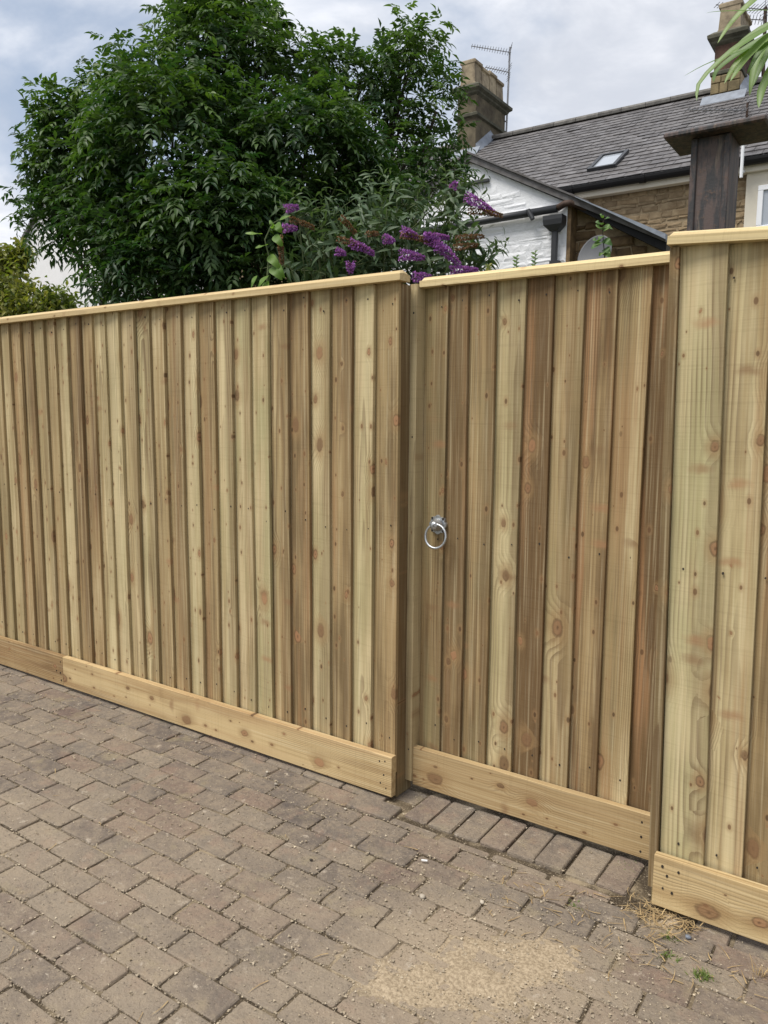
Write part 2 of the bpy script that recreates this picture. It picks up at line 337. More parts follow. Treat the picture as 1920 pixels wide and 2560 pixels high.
def leafmat(name, a, bcol, trans=.3, rough=.5):
    m, t, b = mat(name)
    at = t.new('ShaderNodeAttribute', dict(attribute_name='tone')).outputs['Fac']
    rnd = t.new('ShaderNodeObjectInfo').outputs['Random']
    c = t.mix(at, a, bcol)
    t.l.new(c, b.inputs['Base Color']); b.inputs['Roughness'].default_value = rough; b.inputs['Specular IOR Level'].default_value = .35
    tr = t.new('ShaderNodeBsdfTranslucent', None, Color=t.mix(1, c, (1.5, 1.7, .7), 'MULTIPLY'))
    mx = t.new('ShaderNodeMixShader'); mx.inputs[0].default_value = trans
    t.l.new(b.outputs[0], mx.inputs[1]); t.l.new(tr.outputs[0], mx.inputs[2]); t.l.new(mx.outputs[0], out_of(t).inputs[0])
    return m
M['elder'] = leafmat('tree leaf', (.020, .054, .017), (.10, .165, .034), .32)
M['budleaf'] = leafmat('buddleia leaf', (.045, .085, .04), (.11, .155, .075), .25)
M['vineleaf'] = leafmat('vine leaf', (.10, .19, .03), (.19, .30, .06), .4)
M['bushleaf'] = leafmat('bush leaf', (.11, .15, .03), (.28, .26, .06), .35)
M['bamboo'] = leafmat('bamboo leaf', (.07, .15, .03), (.19, .28, .075), .35, .4)
M['roseleaf'] = leafmat('rose leaf', (.06, .13, .035), (.14, .22, .06), .3)
M['grass'] = leafmat('grass', (.08, .14, .03), (.20, .24, .07), .3)
M['purple'] = leafmat('purple flowers', (.22, .07, .33), (.44, .17, .52), .2, .7)
M['brownfl'] = leafmat('spent flowers', (.13, .075, .035), (.24, .13, .07), .15, .8)

# ------------------------------------------------------------------ ground and block paving
NX, NY = 620, 260
gx = np.linspace(-5.2, .9, NX); gy = np.linspace(.35, 2.62, NY); GX, GY = np.meshgrid(gx, gy)
def vnoise(x, y, s, seed=0):
    r = np.random.default_rng(seed); tab = r.random((256, 256)); x = x*s; y = y*s
    i = np.floor(x).astype(int); j = np.floor(y).astype(int); fx = x-i; fy = y-j; fx = fx*fx*(3-2*fx); fy = fy*fy*(3-2*fy)
    g = lambda a, b_: tab[a % 256, b_ % 256]
    return (g(i, j)*(1-fx)+g(i+1, j)*fx)*(1-fy)+(g(i, j+1)*(1-fx)+g(i+1, j+1)*fx)*fy
def dustf(x, y):
    d = 0*x
    for (cx, cy, sx_, sy_, a) in ((-.82, 1.70, .17, .13, 1.15), (-.68, 1.85, .11, .09, .85), (-1.0, 1.50, .16, .10, .8), (-.7, 1.6, .3, .2, .35), (-.47, 2.14, .05, .05, 1.0)):
        d = d+a*np.exp(-((x-cx)/sx_)**2-((y-cy)/sy_)**2)
    return d
fine = vnoise(GX, GY, 90, 1)*.5+vnoise(GX, GY, 33, 2)*.5
dd = dustf(GX, GY)+(vnoise(GX, GY, 6, 5)-.5)*.35
GZ = -.0086+.0068*(fine-.15)*vnoise(GX, GY, 5, 3)*1.0+np.clip(dd-.25, 0, .8)*.0115*(.45+vnoise(GX, GY, 14, 8)*.9)+np.clip(dd-.2, 0, .3)*(fine-.35)*.02
mound = np.exp(-((GX+.47)/.055)**2-((GY-2.17)/.06)**2); GZ = GZ+mound*.012
V = np.stack([GX, GY, GZ], -1).reshape(-1, 3)
ii = (np.arange(NY-1)[:, None]*NX+np.arange(NX-1)[None]).ravel(); F = np.stack([ii, ii+1, ii+NX+1, ii+NX], -1)
drive = bpy.data.objects.new('driveway', quickmesh('driveway', V, F, M['sand'], True, np.clip(dd*1.6-.35, 0, 1).ravel()))
tag(reg(drive, None, (0, 0, 0)), 'worn block paved driveway with sandy joints', None, None, 'structure')
# the wide ground round it, as one sheet a little lower
g = MB(); g.add([(-900, -900, -.06), (900, -900, -.06), (900, 1500, -.06), (-900, 1500, -.06)], [(0, 1, 2, 3)])
tag(g.build('ground', simple('garden earth', (.10, .09, .05), .95, 0, .4, 2, .3, (.06, .075, .03), coord='Generated')), 'earth and rough ground round the drive', None, None, 'structure')
PM = []
def paver_mesh(lx, ly, seed):
    r = np.random.default_rng(seed); h = .055; c = .0042; k = lambda s: (r.random()-.5)*s
    o = [(-lx/2, -ly/2), (lx/2, -ly/2), (lx/2, ly/2), (-lx/2, ly/2)]; rad = .0028+.003*r.random()
    def ring(ins, z, jit):
        pts = []
        for (a, b_) in o:
            sx_, sy_ = (1 if a > 0 else -1), (1 if b_ > 0 else -1); q = rad+abs(k(.007))
            A, B = a-sx_*ins, b_-sy_*ins
            two = [(A-sx_*q, B), (A, B-sy_*q)]
            if sx_*sy_ > 0: two = two[::-1]
            pts += [(u+k(jit), v+k(jit), z+k(jit*.4)) for u, v in two]
        return pts
    mb = MB(); mb.loft([ring(.001, -h, 0), ring(0, -.007, .002), ring(.0015, -.0025, .003), ring(c, 0, .002)])
    me = mb.mesh('paver'); me.materials.append(M['paver']); return me
PM = [paver_mesh(.1952, .0945, s) for s in range(14)]; PH = [paver_mesh(.097, .0962, 40+s) for s in range(4)]; PT = [paver_mesh(.19, .037, 60+s) for s in range(4)]
def paver(me, x, y, rz=0, z=0, tx=0, ty=0):
    o = bpy.data.objects.new('paver', me); reg(o, drive, (x, y, z)); o.rotation_euler = (tx, ty, rz); return o
cells = []
for k in range(-2, 18):
    yc = 2.099-.0995*k
    off = (-1.336 if k % 2 == 0 else -1.236)-.0035*k
    for i in range(-22, 14):
        x = off+.1+.2*i
        if k < 0 and x > -1.45: continue
        cells.append((x, yc, 0))
for i in range(9): cells.append((-1.365+.1015*i+.002*random.random(), 2.308, 90))
for i in range(12): cells.append((-.355+.104*i, 2.232, 90))
for i in range(5): cells.append((-1.345+.203*i, 2.170, 'thin'))
cells.append((-1.47, 2.36, 'half'))
vis = []; rest = []
for cdef in cells:
    q = pj((cdef[0], cdef[1], 0)); zc = (np.array([cdef[0], cdef[1], 0])-C0)@_f
    ok = zc > .1 and -90 < q[0] < W0+90 and q[1] < H0+130 and cdef[0] < .6
    (vis if ok else rest).append(cdef)
for (x, y, a) in vis:
    if abs(x+.49) < .07 and y > 2.12: continue
    z = -.001+random.gauss(0, .0016); tx, ty = random.gauss(0, .006), random.gauss(0, .004); rz = random.gauss(0, .009)
    x += random.gauss(0, .0012); y += random.gauss(0, .0012)
    if -1.9 < x < -1.3 and y > 2.14 and a == 0: z += random.choice((-.003, .005, .010)); tx += .02
    if a == 90: z += random.gauss(.004, .003)
    if a == 'thin': paver(random.choice(PT), x, y, rz, z-.004, tx, ty)
    elif a == 'half': paver(random.choice(PH), x, y, 0, z-.006, tx, ty)
    else: paver(random.choice(PM), x, y, R_(a)+rz, z, tx, ty).scale.x = .985+.012*random.random()
mb = MB()
for (x, y, a) in rest:
    if y < -1 or a in ('thin', 'half'): continue
    sx_, sy_ = (.0955, .0465) if a == 0 else (.0465, .0955)
    mb.box((x-sx_, y-sy_, -.05), (x+sx_, y+sy_, random.gauss(-.001, .001)))
tag(mb.build('paver_field', M['paver'], drive), kind='stuff')

# ------------------------------------------------------------------ fence
def board_mesh(w, L, t0=.0155, t1=.0045, fall=.0185, seed=0, seg=7, wav=.0015):
    """featheredge board, origin at the bottom of its thick right edge; front faces -y"""
    r = np.random.default_rng(seed); rings = []
    a1, a2 = r.normal(0, wav), r.normal(0, wav); ph = r.random()*6
    for i in range(seg+1):
        z = L*i/seg; b_ = a1*math.sin(ph+3.1*z)+a2*math.sin(ph*2+1.7*z); e = r.normal(0, .0005)
        c = .0012
        rings.append([(-w+b_, fall, z), (-c+b_+e, 0, z), (b_+e, c, z), (b_+e, t0, z), (-w+b_, fall+t1, z)])
    rings[0] = [(x, y, z+r.normal(0, .0012)) for x, y, z in rings[0]]
    return MB().loft(rings).mesh('board')
SEED = [100]
def board(parent, x, Y, z0, z1, tone, green=.3, stain=.3, w=.122, mt='board', lean=0, name='board', **kw):
    SEED[0] += 1
    me = board_mesh(w, z1-z0, seed=SEED[0], **kw); me.materials.append(M[mt])
    o = bpy.data.objects.new(name, me); reg(o, parent, (x, Y, z0)); o.color = (tone, green, stain, 1)
    o.rotation_euler = (random.gauss(0, .0008), lean+random.gauss(0, .0012), random.gauss(0, .008))
    return o
def plank(parent, name, x0, x1, y0, y1, z0, z1, tone, mt='gravel', green=0, stain=.2, tilt=0, c=.002):
    """horizontal plank: local z along X, local x downwards"""
    h = z1-z0; d = y1-y0; L = x1-x0; rings = []; SEED[0] += 1; r = np.random.default_rng(SEED[0])
    for i in range(7):
        z = L*i/6; q = r.normal(0, .0007)
        rings.append([(0, c+q, z), (c, q, z), (h-c, q, z), (h, c+q, z), (h, d, z), (0, d, z)])
    me = MB().loft([rg[::-1] for rg in rings]).mesh(name); me.materials.append(M[mt])
    o = bpy.data.objects.new(name, me); reg(o, parent, (x0, y0, z1)); o.rotation_euler = (0, math.pi/2+tilt, 0); o.color = (tone, green, stain, 1); return o
def cap_rail(parent, x0, x1, yf, zb, tone, tilt=0, w=.066, hf=.022, hp=.016):
    """capping rail with a shallow peaked top, chamfered ends"""
    L = x1-x0; rings = []
    for z, k in ((0, .0), (.010, .012), (L*.33, .012), (L*.66, .012), (L-.010, .012), (L, 0)):
        pk = hp if k else .004
        rings.append([(0, 0, z), (-hf, 0, z), (-hf-pk*.75, w*.24, z), (-hf-pk, w*.5, z), (-hf-pk*.75, w*.76, z), (-hf, w, z), (0, w, z)])
    me = MB().loft([r[::-1] for r in rings][::1]).mesh('cap_rail'); me.flip_normals(); me.materials.append(M['cap'])
    o = bpy.data.objects.new('cap_rail', me); reg(o, parent, (x0, yf, zb)); o.rotation_euler = (0, math.pi/2+tilt, 0); o.color = (tone, .05, .15, 1); return o
def dots(parent, name, pts, m, rad=.0026, ax=1):
    mb = MB()
    for (x, y, z) in pts:
        r = rad*(.8+.5*random.random())
        mb.loft([[(x+r*math.cos(-a), y+dy, z+1.25*r*math.sin(-a)) for a in np.arange(6)*math.pi/3] for dy in (.002, -.0009)])
    return tag(mb.build(name, m, parent), kind='stuff')

YF = 2.3026
topx = [997.3, 934.3, 877.5, 822.1, 769.4, 718, 668.8, 622.8, 575.5, 531.6, 488.7, 448.9, 407.3, 369.7, 332, 295.8, 261.5, 227.9, 194.7, 164.3, 133.9, 105.7, 76, 47.7, 21]
XB = [onY(a, 811-107.5*a/997, YF)[0] for a in topx]
while XB[-1] > -5.3: XB.append(XB[-1]-.102)
tones = [.54, .24, .64, .22, .74, .52, .34, .30, .26, .56, .24, .46, .44, .30, .34, .20, .30, .62, .66, .30, .42, .36, .54, .58, .40, .5, .45]
greens = [.1, .5, .1, .5, .1, .2, .75, .75, .5, .1, .4, .2, .15, .5, .3, .4, .3, 0, 0, .3, .2, .3, .1, .1, .3]
fl = thing('board_fence', (-3.4, YF+.05, 0), 'long run of new vertical board fence with a post beside the gate', 'fence', 'new timber fencing')
nails = []
for i, x in enumerate(XB):
    tn = tones[i] if i < len(tones) else random.uniform(.25, .6)
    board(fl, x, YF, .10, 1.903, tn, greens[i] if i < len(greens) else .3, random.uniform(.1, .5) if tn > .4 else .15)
    for z in (1.845, 1.03+random.gauss(0, .01), .235): nails.append((x-.018-.01*random.random(), YF+.0025, z+random.gauss(0, .012)))
dots(fl, 'nail_heads', nails, M['nail'])
xj = onY(157, 1675, 2.273)[0]
plank(fl, 'gravel_board', -5.35, xj-.0035, 2.276, YF-.001, .014, .170, .62, 'gravel', 0, .6)
plank(fl, 'gravel_board', xj+.0035, -1.505, 2.273, YF-.001, .015, .172, .18, 'gravel', 0, .3)
sc = [(xj+.02, .145), (xj+.02, .085), (xj+.024, .035), (xj-.02, .14), (xj-.025, .08), (xj-.02, .04), (xj-.06, .085), (-1.56, .145), (-1.535, .15), (-1.555, .06), (-1.54, .095), (-1.53, .045)]
dots(fl, 'screw_heads', [(x, 2.2735, z) for x, z in sc], M['nail'], .0032)
cap_rail(fl, -5.3, -1.493, 2.279, 1.901, .12)
pst = MB().loft([[(-.1, 0, z), (0, 0, z), (0, .1, z), (-.1, .1, z)] for z in (0, .6, 1.2, 1.9)]).mesh('post'); pst.materials.append(M['board'])
o = bpy.data.objects.new('post', pst); reg(o, fl, (-1.5115, YF+.0165, -.004)); o.color = (.92, .3, .1, 1)
bt = MB().loft([[(-.029, 0, z), (0, 0, z), (0, .062, z), (-.029, .062, z)] for z in (0, .6, 1.2, 1.855)]).mesh('batten'); bt.materials.append(M['board'])
o = bpy.data.objects.new('batten', bt); reg(o, fl, (-1.482, 2.377, .045)); o.color = (.18, .1, .1, 1)
dots(fl, 'batten_nails', [(-1.4965, 2.3772, z) for z in (.17, 1.8, 1.36)]+[(-1.55, YF+.017, 1.8)], M['nail'])

# gate, set back between the posts
YG = 2.412
gate = thing('garden_gate', (-1.05, YG+.03, 0), 'new vertical board gate with ring latch, set back between the fence runs', 'gate')
gt = [1119, 1173, 1241, 1312.5, 1387, 1466, 1548, 1633]
XG = [onY(a, 718-.135*(a-1057), YG)[0] for a in gt]; XG.append(XG[-1]+.105)
gtn = [.70, .84, .74, .22, 1.15, .48, .62, .46, 1.0]; gst = [.1, .3, .3, .1, .7, .25, .9, .5, 1.0]; ggr = [.4, .1, .3, .5, 0, .3, 0, .2, 0]
nails = []
for i, x in enumerate(XG):
    wv = .122 if i else x+1.492
    board(gate, x, YG, .12, 1.893, gtn[i], ggr[i], gst[i], w=wv)
    for z in (1.83, 1.0, .26): nails.append((x-.02-.008*random.random(), YG+.0028, z+random.gauss(0, .012)))
dots(gate, 'nail_heads', nails, M['nail'])
xe = XG[-1]
plank(gate, 'kick_board', -1.4825, xe, 2.388, YG-.0012, .028, .180, .12, 'gravel', 0, .2)
dots(gate, 'screw_heads', [(-1.462, 2.3885, z) for z in (.158, .112, .055)]+[(xe-.045, 2.3885, z) for z in (.15, .10, .05)], M['nail'], .0032)
cap_rail(gate, -1.481, xe+.02, 2.388, 1.889, .06)
for z in (.3, 1.0, 1.7): plank(gate, 'back_rail', -1.47, xe-.01, YG+.026, YG+.066, z-.045, z+.045, .5, 'board')
# ring latch
lc = onY(1094.7, 1311.6, YG); LX, LZ = lc[0], lc[2]
n = 64; rg = lambda y, s: [(LX+s*(.0305+.0042*abs(math.cos(4*a))**.8*1.3)*math.cos(a), y, LZ+s*(.0305+.0042*abs(math.cos(4*a))**.8*1.3)*math.sin(a)) for a in -np.arange(n)*2*math.pi/n]
hp_ = MB().loft([rg(YG+.012, 1), rg(YG-.001, 1), rg(YG-.003, .97)][::1]).build('latch_plate', M['galv'], gate, (LX, YG, LZ), smooth=False)
hp_['label'] = 'galvanised scalloped ring latch plate'
bs = MB(); prof = [(.0245, 0), (.0235, -.006), (.019, -.014), (.0155, -.024), (.0145, -.030), (.009, -.034)]
bs.loft([[(LX+r*math.cos(a), YG-.003+y, LZ+r*math.sin(a)) for a in -np.arange(20)*2*math.pi/20] for r, y in prof])
bs.build('boss', M['galv'], hp_, (LX, YG, LZ), smooth=True)
rc = onY(1088.7, 1340.8, YG-.034); tor = MB(); RR, rr_ = .0425, .0044
pts = [(rc[0]+RR*math.sin(a)*1.0, YG-.034+.006*math.cos(a), rc[2]+RR*math.cos(a)) for a in np.linspace(0, 2*math.pi, 41)]
tor.tube(pts, rr_, 10, False); tor.build('ring', M['galv'], hp_, (LX, YG-.03, LZ), smooth=True)
pin = MB().tube([(LX-.004, YG-.03, LZ-.002), (rc[0], YG-.037, rc[2]+RR-.001)], .0058, 8); pin.build('pin', M['galv'], hp_, (LX, YG-.03, LZ))
dots(hp_, 'screw_heads', [(LX+sx_*.0225, YG-.0032, LZ+sz_*.0225) for sx_, sz_ in ((-1, 1), (1, 1), (-1, -1), (1, -1))], M['nail'], .0034)

# fence run on the right, nearer and slightly out of plumb
YR = 2.20
fr_ = thing('board_fence', (.1, YR+.05, 0), 'short run of pale board fence standing proud of the gate, with its taller cap', 'fence', 'new timber fencing')
lean = -.0175
XR = [-.3945, -.2915, -.187, -.083, .021, .125, .229, .333, .437, .541, .645, .749]
rt = [.10, .30, .62, .4, .35, .5, .3, .45, .4, .5, .3, .5]; rgn = [.75, .25, .1, .4, .3, .2, .3, .2, .2, .3, .3, .3]; rs_ = [.12, .55, .4, .2, .2, .2, .3, .2, .2, .2, .2, .2]
nails = []
for i, x in enumerate(XR):
    o = board(fr_, x, YR+(.004 if i else 0), .12, 1.9015-.055*(x-.03+.577), rt[i], rgn[i], rs_[i], w=.128 if i else .1225, lean=lean)
    nails += [(x-.09+lean*1.7, YR+.0115, 1.80), (x-.085+lean*.9, YR+.011, 1.02), (x-.07, YR+.0085, .215)]
dots(fr_, 'nail_heads', nails, M['nail'], .003)
bt = MB().loft([[(-.024, 0, z), (0, 0, z), (0, .02, z), (-.024, .02, z)] for z in (0, .42, .9, 1.4, 1.83)]).mesh('batten'); bt.materials.append(M['board'])
o = bpy.data.objects.new('batten', bt); reg(o, fr_, (-.5175, YR-.002, .062)); o.rotation_euler = (0, lean, 0); o.color = (.95, .15, .0, 1)
pst = MB().loft([[(-.1, 0, z), (0, 0, z), (0, .1, z), (-.1, .1, z)] for z in (0, .6, 1.2, 1.88)]).mesh('post'); pst.materials.append(M['board'])
o = bpy.data.objects.new('post', pst); reg(o, fr_, (-.437, YR+.026, -.01)); o.rotation_euler = (0, lean, 0); o.color = (.75, .4, .2, 1)
plank(fr_, 'gravel_board', -.5215, .95, YR-.028, YR-.002, .025, .179, .22, 'gravel', .1, .2)
dots(fr_, 'screw_heads', [(-.497, YR-.0282, .152), (-.452, YR-.0282, .149), (-.483, YR-.0282, .127), (-.493, YR-.0282, .086), (-.467, YR-.0282, .08)], M['nail'], .0036)
cap_rail(fr_, -.577, 1.0, YR-.022, 1.896, .05, tilt=.058)

# ------------------------------------------------------------------ buildings
def rubble(parent, m, X0, X1, Z0, Z1, Yf, hmin, hmax, wmin, wmax, depth=.03, joint=.012, mask=None, seed=1, name='stone', rough=.012):
    r = random.Random(seed); z = Z0
    while z < Z1:
        h = r.uniform(hmin, hmax); x = X0-r.uniform(0, wmin)
        while x < X1:
            w = r.uniform(wmin, wmax); a, b_ = max(x, X0), min(x+w, X1)
            if b_-a > .05 and (mask is None or mask((a+b_)/2, z+h/2, b_-a, h)):
                j = joint/2; k = lambda s=rough: r.uniform(-s, s)
                base = [(a+j, z+j), (b_-j, z+j), (b_-j, min(z+h, Z1)-j), (a+j, min(z+h, Z1)-j)]
                o4 = [(x_+k(), z_+k()) for x_, z_ in base]; d = depth*(.6+.5*r.random()); ins = (.03 if name == 'block' else .018)*min(1, h/.1)
                cx, cz = (a+b_)/2, z+h/2
                inn = [(x_+(ins if x_ < cx else -ins), z_+(ins if z_ < cz else -ins)) for x_, z_ in o4]
                MB().loft([[(x_, Yf+.02, z_) for x_, z_ in o4], [(x_, Yf-d*.5, z_) for x_, z_ in o4], [(x_, Yf-d+k(.005), z_) for x_, z_ in inn]]).build(name, m, parent, (cx, Yf, cz))
            x += w
        z += h
YE, PITCH = 12.0, math.atan(.62)
kz = lambda zt9: (zt9-HC)/9
ZE = HC+kz(4.08)*YE; YRI = YE*1.313; ZR = ZE+.62*(YRI-YE)
house = thing('stone_house', (-4, YE+3, 0), 'stone house with grey slate roof, two chimneys and a white painted gable', 'house')
HX0, HX1 = -12.5, 4.5
YW = YE+.16
hw = MB().box((HX0, YW, -.06), (HX1, 2*YRI-YE-.16, ZE-.06))
for X in (HX0+.002, HX1-.302):
    hw.add([(X, YW+.1, ZE-.06), (X, 2*YRI-YE-.26, ZE-.06), (X, YRI, ZR-.15), (X+.3, YW+.1, ZE-.06), (X+.3, 2*YRI-YE-.26, ZE-.06), (X+.3, YRI, ZR-.15)], [(0, 2, 1), (3, 4, 5), (0, 1, 4, 3), (1, 2, 5, 4), (2, 0, 3, 5)])
hwall = hw.build('house_wall', M['mortar'], house, (-4, YW, 0))
rubble(hwall, M['stone'], -5.2, -1.4, 3.3, ZE-.12, YW, .045, .115, .08, .32, .018, .018, None, 5, rough=.018)
# roof slabs, slates, ridge
ur = np.array([0, math.cos(PITCH), math.sin(PITCH)]); nr = np.array([0, -math.sin(PITCH), math.cos(PITCH)])
E0 = np.array([0, YE, ZE+.02])
rb = MB()
A, B = E0, np.array([0, YRI, ZR+.02]); Bk = np.array([0, 2*YRI-YE, ZE+.02]); dn = np.array([0, 0, -.10])
for P, Q in ((A, B), (B, Bk)):
    rb.loft([[np.array([X, 0, 0])+p for p in (P+dn, P, Q, Q+dn)] for X in (HX0, HX1)])
roof = rb.build('roof', M['slate'], house, (-4, YRI, ZR))
SW, EXPO = .27, .205
def slate_geo(x, v, seed):
    r = random.Random(seed); w = SW-.008; L = EXPO*1.9; q = r.gauss(0, .006); lift = .028+abs(r.gauss(0, .003))
    P = lambda a, vv, hgt: E0+np.array([x+a, 0, 0])+ur*vv+nr*hgt
    lo_, hi_ = v+q, v+L
    base = [P(-w/2, lo_, lift), P(w/2, lo_+r.gauss(0, .003), lift+r.gauss(0, .002)), P(w/2, hi_, .006), P(-w/2, hi_, .006)]
    return base, [p+nr*.012 for p in base]
slates = []
nv = int(np.linalg.norm(B-A)/EXPO)
for j in range(nv):
    for i in range(int((HX1-HX0)/SW)):
        x = HX0+SW*(i+.5+(.5 if j % 2 else 0)); v = -.03+j*EXPO
        if x > HX1-.1: continue
        slates.append((x, v, j*1000+i))
def vis_sl(s):
    P = E0+np.array([s[0], 0, 0])+ur*(s[1]+.1); q = pj(P)
    return (0 if (1200 < q[0] < 1930 and 200 < q[1] < 480 and not (1725 < q[0] < 1860 and q[1] > 320)) else 1, np.linalg.norm(P-C0))
slates.sort(key=vis_sl); mb = MB()
for k, s in enumerate(slates):
    a, b_ = slate_geo(*s)
    if k < 300: MB().loft([a, b_]).build('slate', M['slate'], roof, tuple(np.mean(a, 0)))
    else: mb.loft([a, b_])
tag(mb.build('slate_field', M['slate'], roof, (-4, YRI, ZR)), kind='stuff')
X = HX0
while X < HX1-.1:
    w = .46
    MB().loft([[(X+d, YRI+.12*math.cos(a), ZR+.055+.085*math.sin(a)) for a in np.linspace(-.35, math.pi+.35, 8)] for d in (.004, w-.004)]).build('ridge_tile', M['ridge'], roof, (X, YRI, ZR))
    X += w
# eaves: gutter, soffit
gp_ = [(YE-.075+.072*math.cos(a), ZE-.015+.085*math.sin(a)) for a in np.linspace(math.pi, 2*math.pi, 9)]; gp_ = gp_+[(YE-.02, ZE-.008), (YE-.13, ZE-.008)]
gu = MB().loft([[(X, y, z) for y, z in gp_] for X in (-12.4, 4.4)]); gu.build('gutter', M['plastic'], house, (-4, YE-.07, ZE))
for X in np.arange(-8, 3, 1.1): MB().loft([[(X+d, YE-.075+1.13*(y-YE+.075), ZE+(z-ZE)*1.13) for y, z in gp_] for d in (0, .09)]).build('gutter_bracket', M['plastic'], house, (X, YE-.07, ZE))
MB().box((HX0, YE-.012, ZE-.17), (HX1, YW-.04, ZE-.085)).build('fascia', M['cream'], house, (-4, YE, ZE-.1))
# skylight set in the roof plane
bl, br = onY(1468, 428, YE), onY(1541, 414, YE)
def on_roof(px, py, up=0):
    d = ray(px, py); P0 = E0+nr*up; s = ((P0-C0)@nr)/(d@nr); return C0+d*s
q = [on_roof(*p, .05) for p in ((1468, 428), (1541, 414), (1572, 378), (1499, 395))]
xs0, xs1 = (q[0][0]+q[3][0])/2, (q[1][0]+q[2][0])/2; v0 = (q[0]-E0)@ur; v1 = (q[2]-E0)@ur
P = lambda x, v, h: np.array([x, 0, 0])+E0*[0, 1, 1]+ur*v+nr*h
sky_f = MB(); fw = .055
for a, b_, c_, d_ in ((xs0, xs1, v0, v0+fw), (xs0, xs1, v1-fw, v1), (xs0, xs0+fw, v0+fw, v1-fw), (xs1-fw, xs1, v0+fw, v1-fw)):
    sky_f.loft([[P(a, c_, h), P(b_, c_, h), P(b_, d_, h), P(a, d_, h)] for h in (.0, .085)])
sk = sky_f.build('skylight', M['greyplastic'], house, tuple(P((xs0+xs1)/2, (v0+v1)/2, 0)))
MB().loft([[P(xs0+fw, v0+fw, h), P(xs1-fw, v0+fw, h), P(xs1-fw, v1-fw, h), P(xs0+fw, v1-fw, h)] for h in (.03, .06)]).build('pane', M['glass'], sk, tuple(P((xs0+xs1)/2, (v0+v1)/2, .05)))
# chimneys
def chimney(xa, xb, ya, yb, z0, zs, zc, ztop, npots, ms, mlow=None, potw=.23, name='chimney'):
    zb = (z0+zs) if mlow is None else zs
    st = MB().box((xa, ya, z0), (xb, yb, zc)); ch = st.build(name, ms, house, ((xa+xb)/2, (ya+yb)/2, z0), bevel=.012)
    o1 = lambda e, z: [(xa-e, ya-e, z), (xb+e, ya-e, z), (xb+e, yb+e, z), (xa-e, yb+e, z)]
    MB().loft([o1(.0, zc-.11), o1(.05, zc-.07), o1(.06, zc-.04), o1(.115, zc), o1(.12, zc+.055), o1(.03, zc+.12)]).build('cornice', M['cornice'], ch, ((xa+xb)/2, (ya+yb)/2, zc))
    MB().loft([o1(.002, zs-.02), o1(.05, zs), o1(.055, zs+.05), o1(.002, zs+.08)]).build('string_course', M['cornice'], ch, ((xa+xb)/2, (ya+yb)/2, zs))
    xm = (xa+xb)/2; Ls = (yb-ya); pz = zc+.121
    for i in range(npots):
        ym = ya+Ls*(i+.5)/npots; hw_ = potw/2; top = ztop-(.04 if i % 2 else 0); hd = min(hw_, Ls/npots/2-.012)
        rr = lambda e, z: [(xm-hw_-e, ym-hd-e*.3, z), (xm+hw_+e, ym-hd-e*.3, z), (xm+hw_+e, ym+hd+e*.3, z), (xm-hw_-e, ym+hd+e*.3, z)]
        MB().loft([rr(.02, pz), rr(.0, pz+.05), rr(-.02, top-.09), rr(.012, top-.07), rr(.012, top-.02), rr(-.01, top), rr(-.05, top), rr(-.06, top-.1)]).build('pot', M['pot'], ch, (xm, ym, pz))
    return ch
def at9(px, py, Y): return onY(px, py, Y)
Yc, Yb = YRI-.69, YRI+.69
xa, xb = onY(1143, 300, Yc)[0], onY(1190, 300, Yc)[0]
zc1 = onY(1190, 222, Yc)[2]; zs1 = onY(1190, 288, Yc)[2]; zt1 = onY(1180, 155, Yc+.15)[2]
ch1 = chimney(xa, xb, Yc, Yb, ZR-.6, zs1, zc1, zt1, 4, M['render'], potw=.34)
Y2, Y2b = YRI-.52, YRI+.45
xa2, xb2 = onY(1786, 150, Y2)[0], onY(1852, 130, Y2)[0]
zc2 = onY(1786, 101, Y2)[2]; zs2 = onY(1780, 192, Y2)[2]; zt2 = onY(1820, 14, Y2+.15)[2]
ch2 = chimney(xa2, xb2, Y2, Y2b, ZR-.6, zs2, zc2, zt2, 3, M['redrender'], potw=.36)
lowb = MB().box((xa2-.03, Y2-.03, ZR-.5), (xb2+.03, Y2b+.03, zs2-.021)).build('stack_base', M['mortar'], ch2, ((xa2+xb2)/2, Y2, ZR))
def blocks(parent, x0, x1, z0, z1, Yf, m, seed):
    r = random.Random(seed); z = z0
    while z < z1-.05:
        h = min(r.uniform(.15, .2), z1-z); x = x0
        while x < x1-.03:
            w = min(r.uniform(.14, .28), x1-x); 
            if x1-(x+w) < .08: w = x1-x
            MB().box((x+.005, Yf-.03, z+.005), (x+w-.005, Yf+.01, z+h-.005)).build('block', m, parent, (x+w/2, Yf, z+h/2), bevel=.01); x += w
        z += h
# lower stones of the right chimney are its own sub-parts
blocks(ch2, xa2-.03, xb2+.03, ZR-.36, zs2-.025, Y2-.031, M['chstone'], 3)
for (x0, x1, yy) in ((xa, xb, Yc), (xa2-.03, xb2+.03, Y2-.065)):
    zf = ZR-.62*(YRI-yy)
    MB().loft([[(x0-.12, yy-.17, zf-.11+.06), (x1+.12, yy-.17, zf-.11+.06), (x1+.12, yy-.012, zf+.13), (x0-.12, yy-.012, zf+.13)], [(x0-.12, yy-.17, zf-.11+.075), (x1+.12, yy-.17, zf-.11+.075), (x1+.12, yy-.012, zf+.15), (x0-.12, yy-.012, zf+.15)]]).build('lead_flashing', M['lead'], house, (x0, yy, zf))
    MB().loft([[(x1+.004, yy, zf-.05), (x1+.11, yy, zf-.0), (x1+.11, YRI-.02, ZR+.06), (x1+.004, YRI-.02, ZR+.06)], [(x1+.004, yy, zf+.22), (x1+.11, yy, zf+.03), (x1+.11, YRI-.02, ZR+.09), (x1+.004, YRI-.02, ZR+.25)]]).build('lead_flashing', M['lead'], house, (x1, yy, zf))

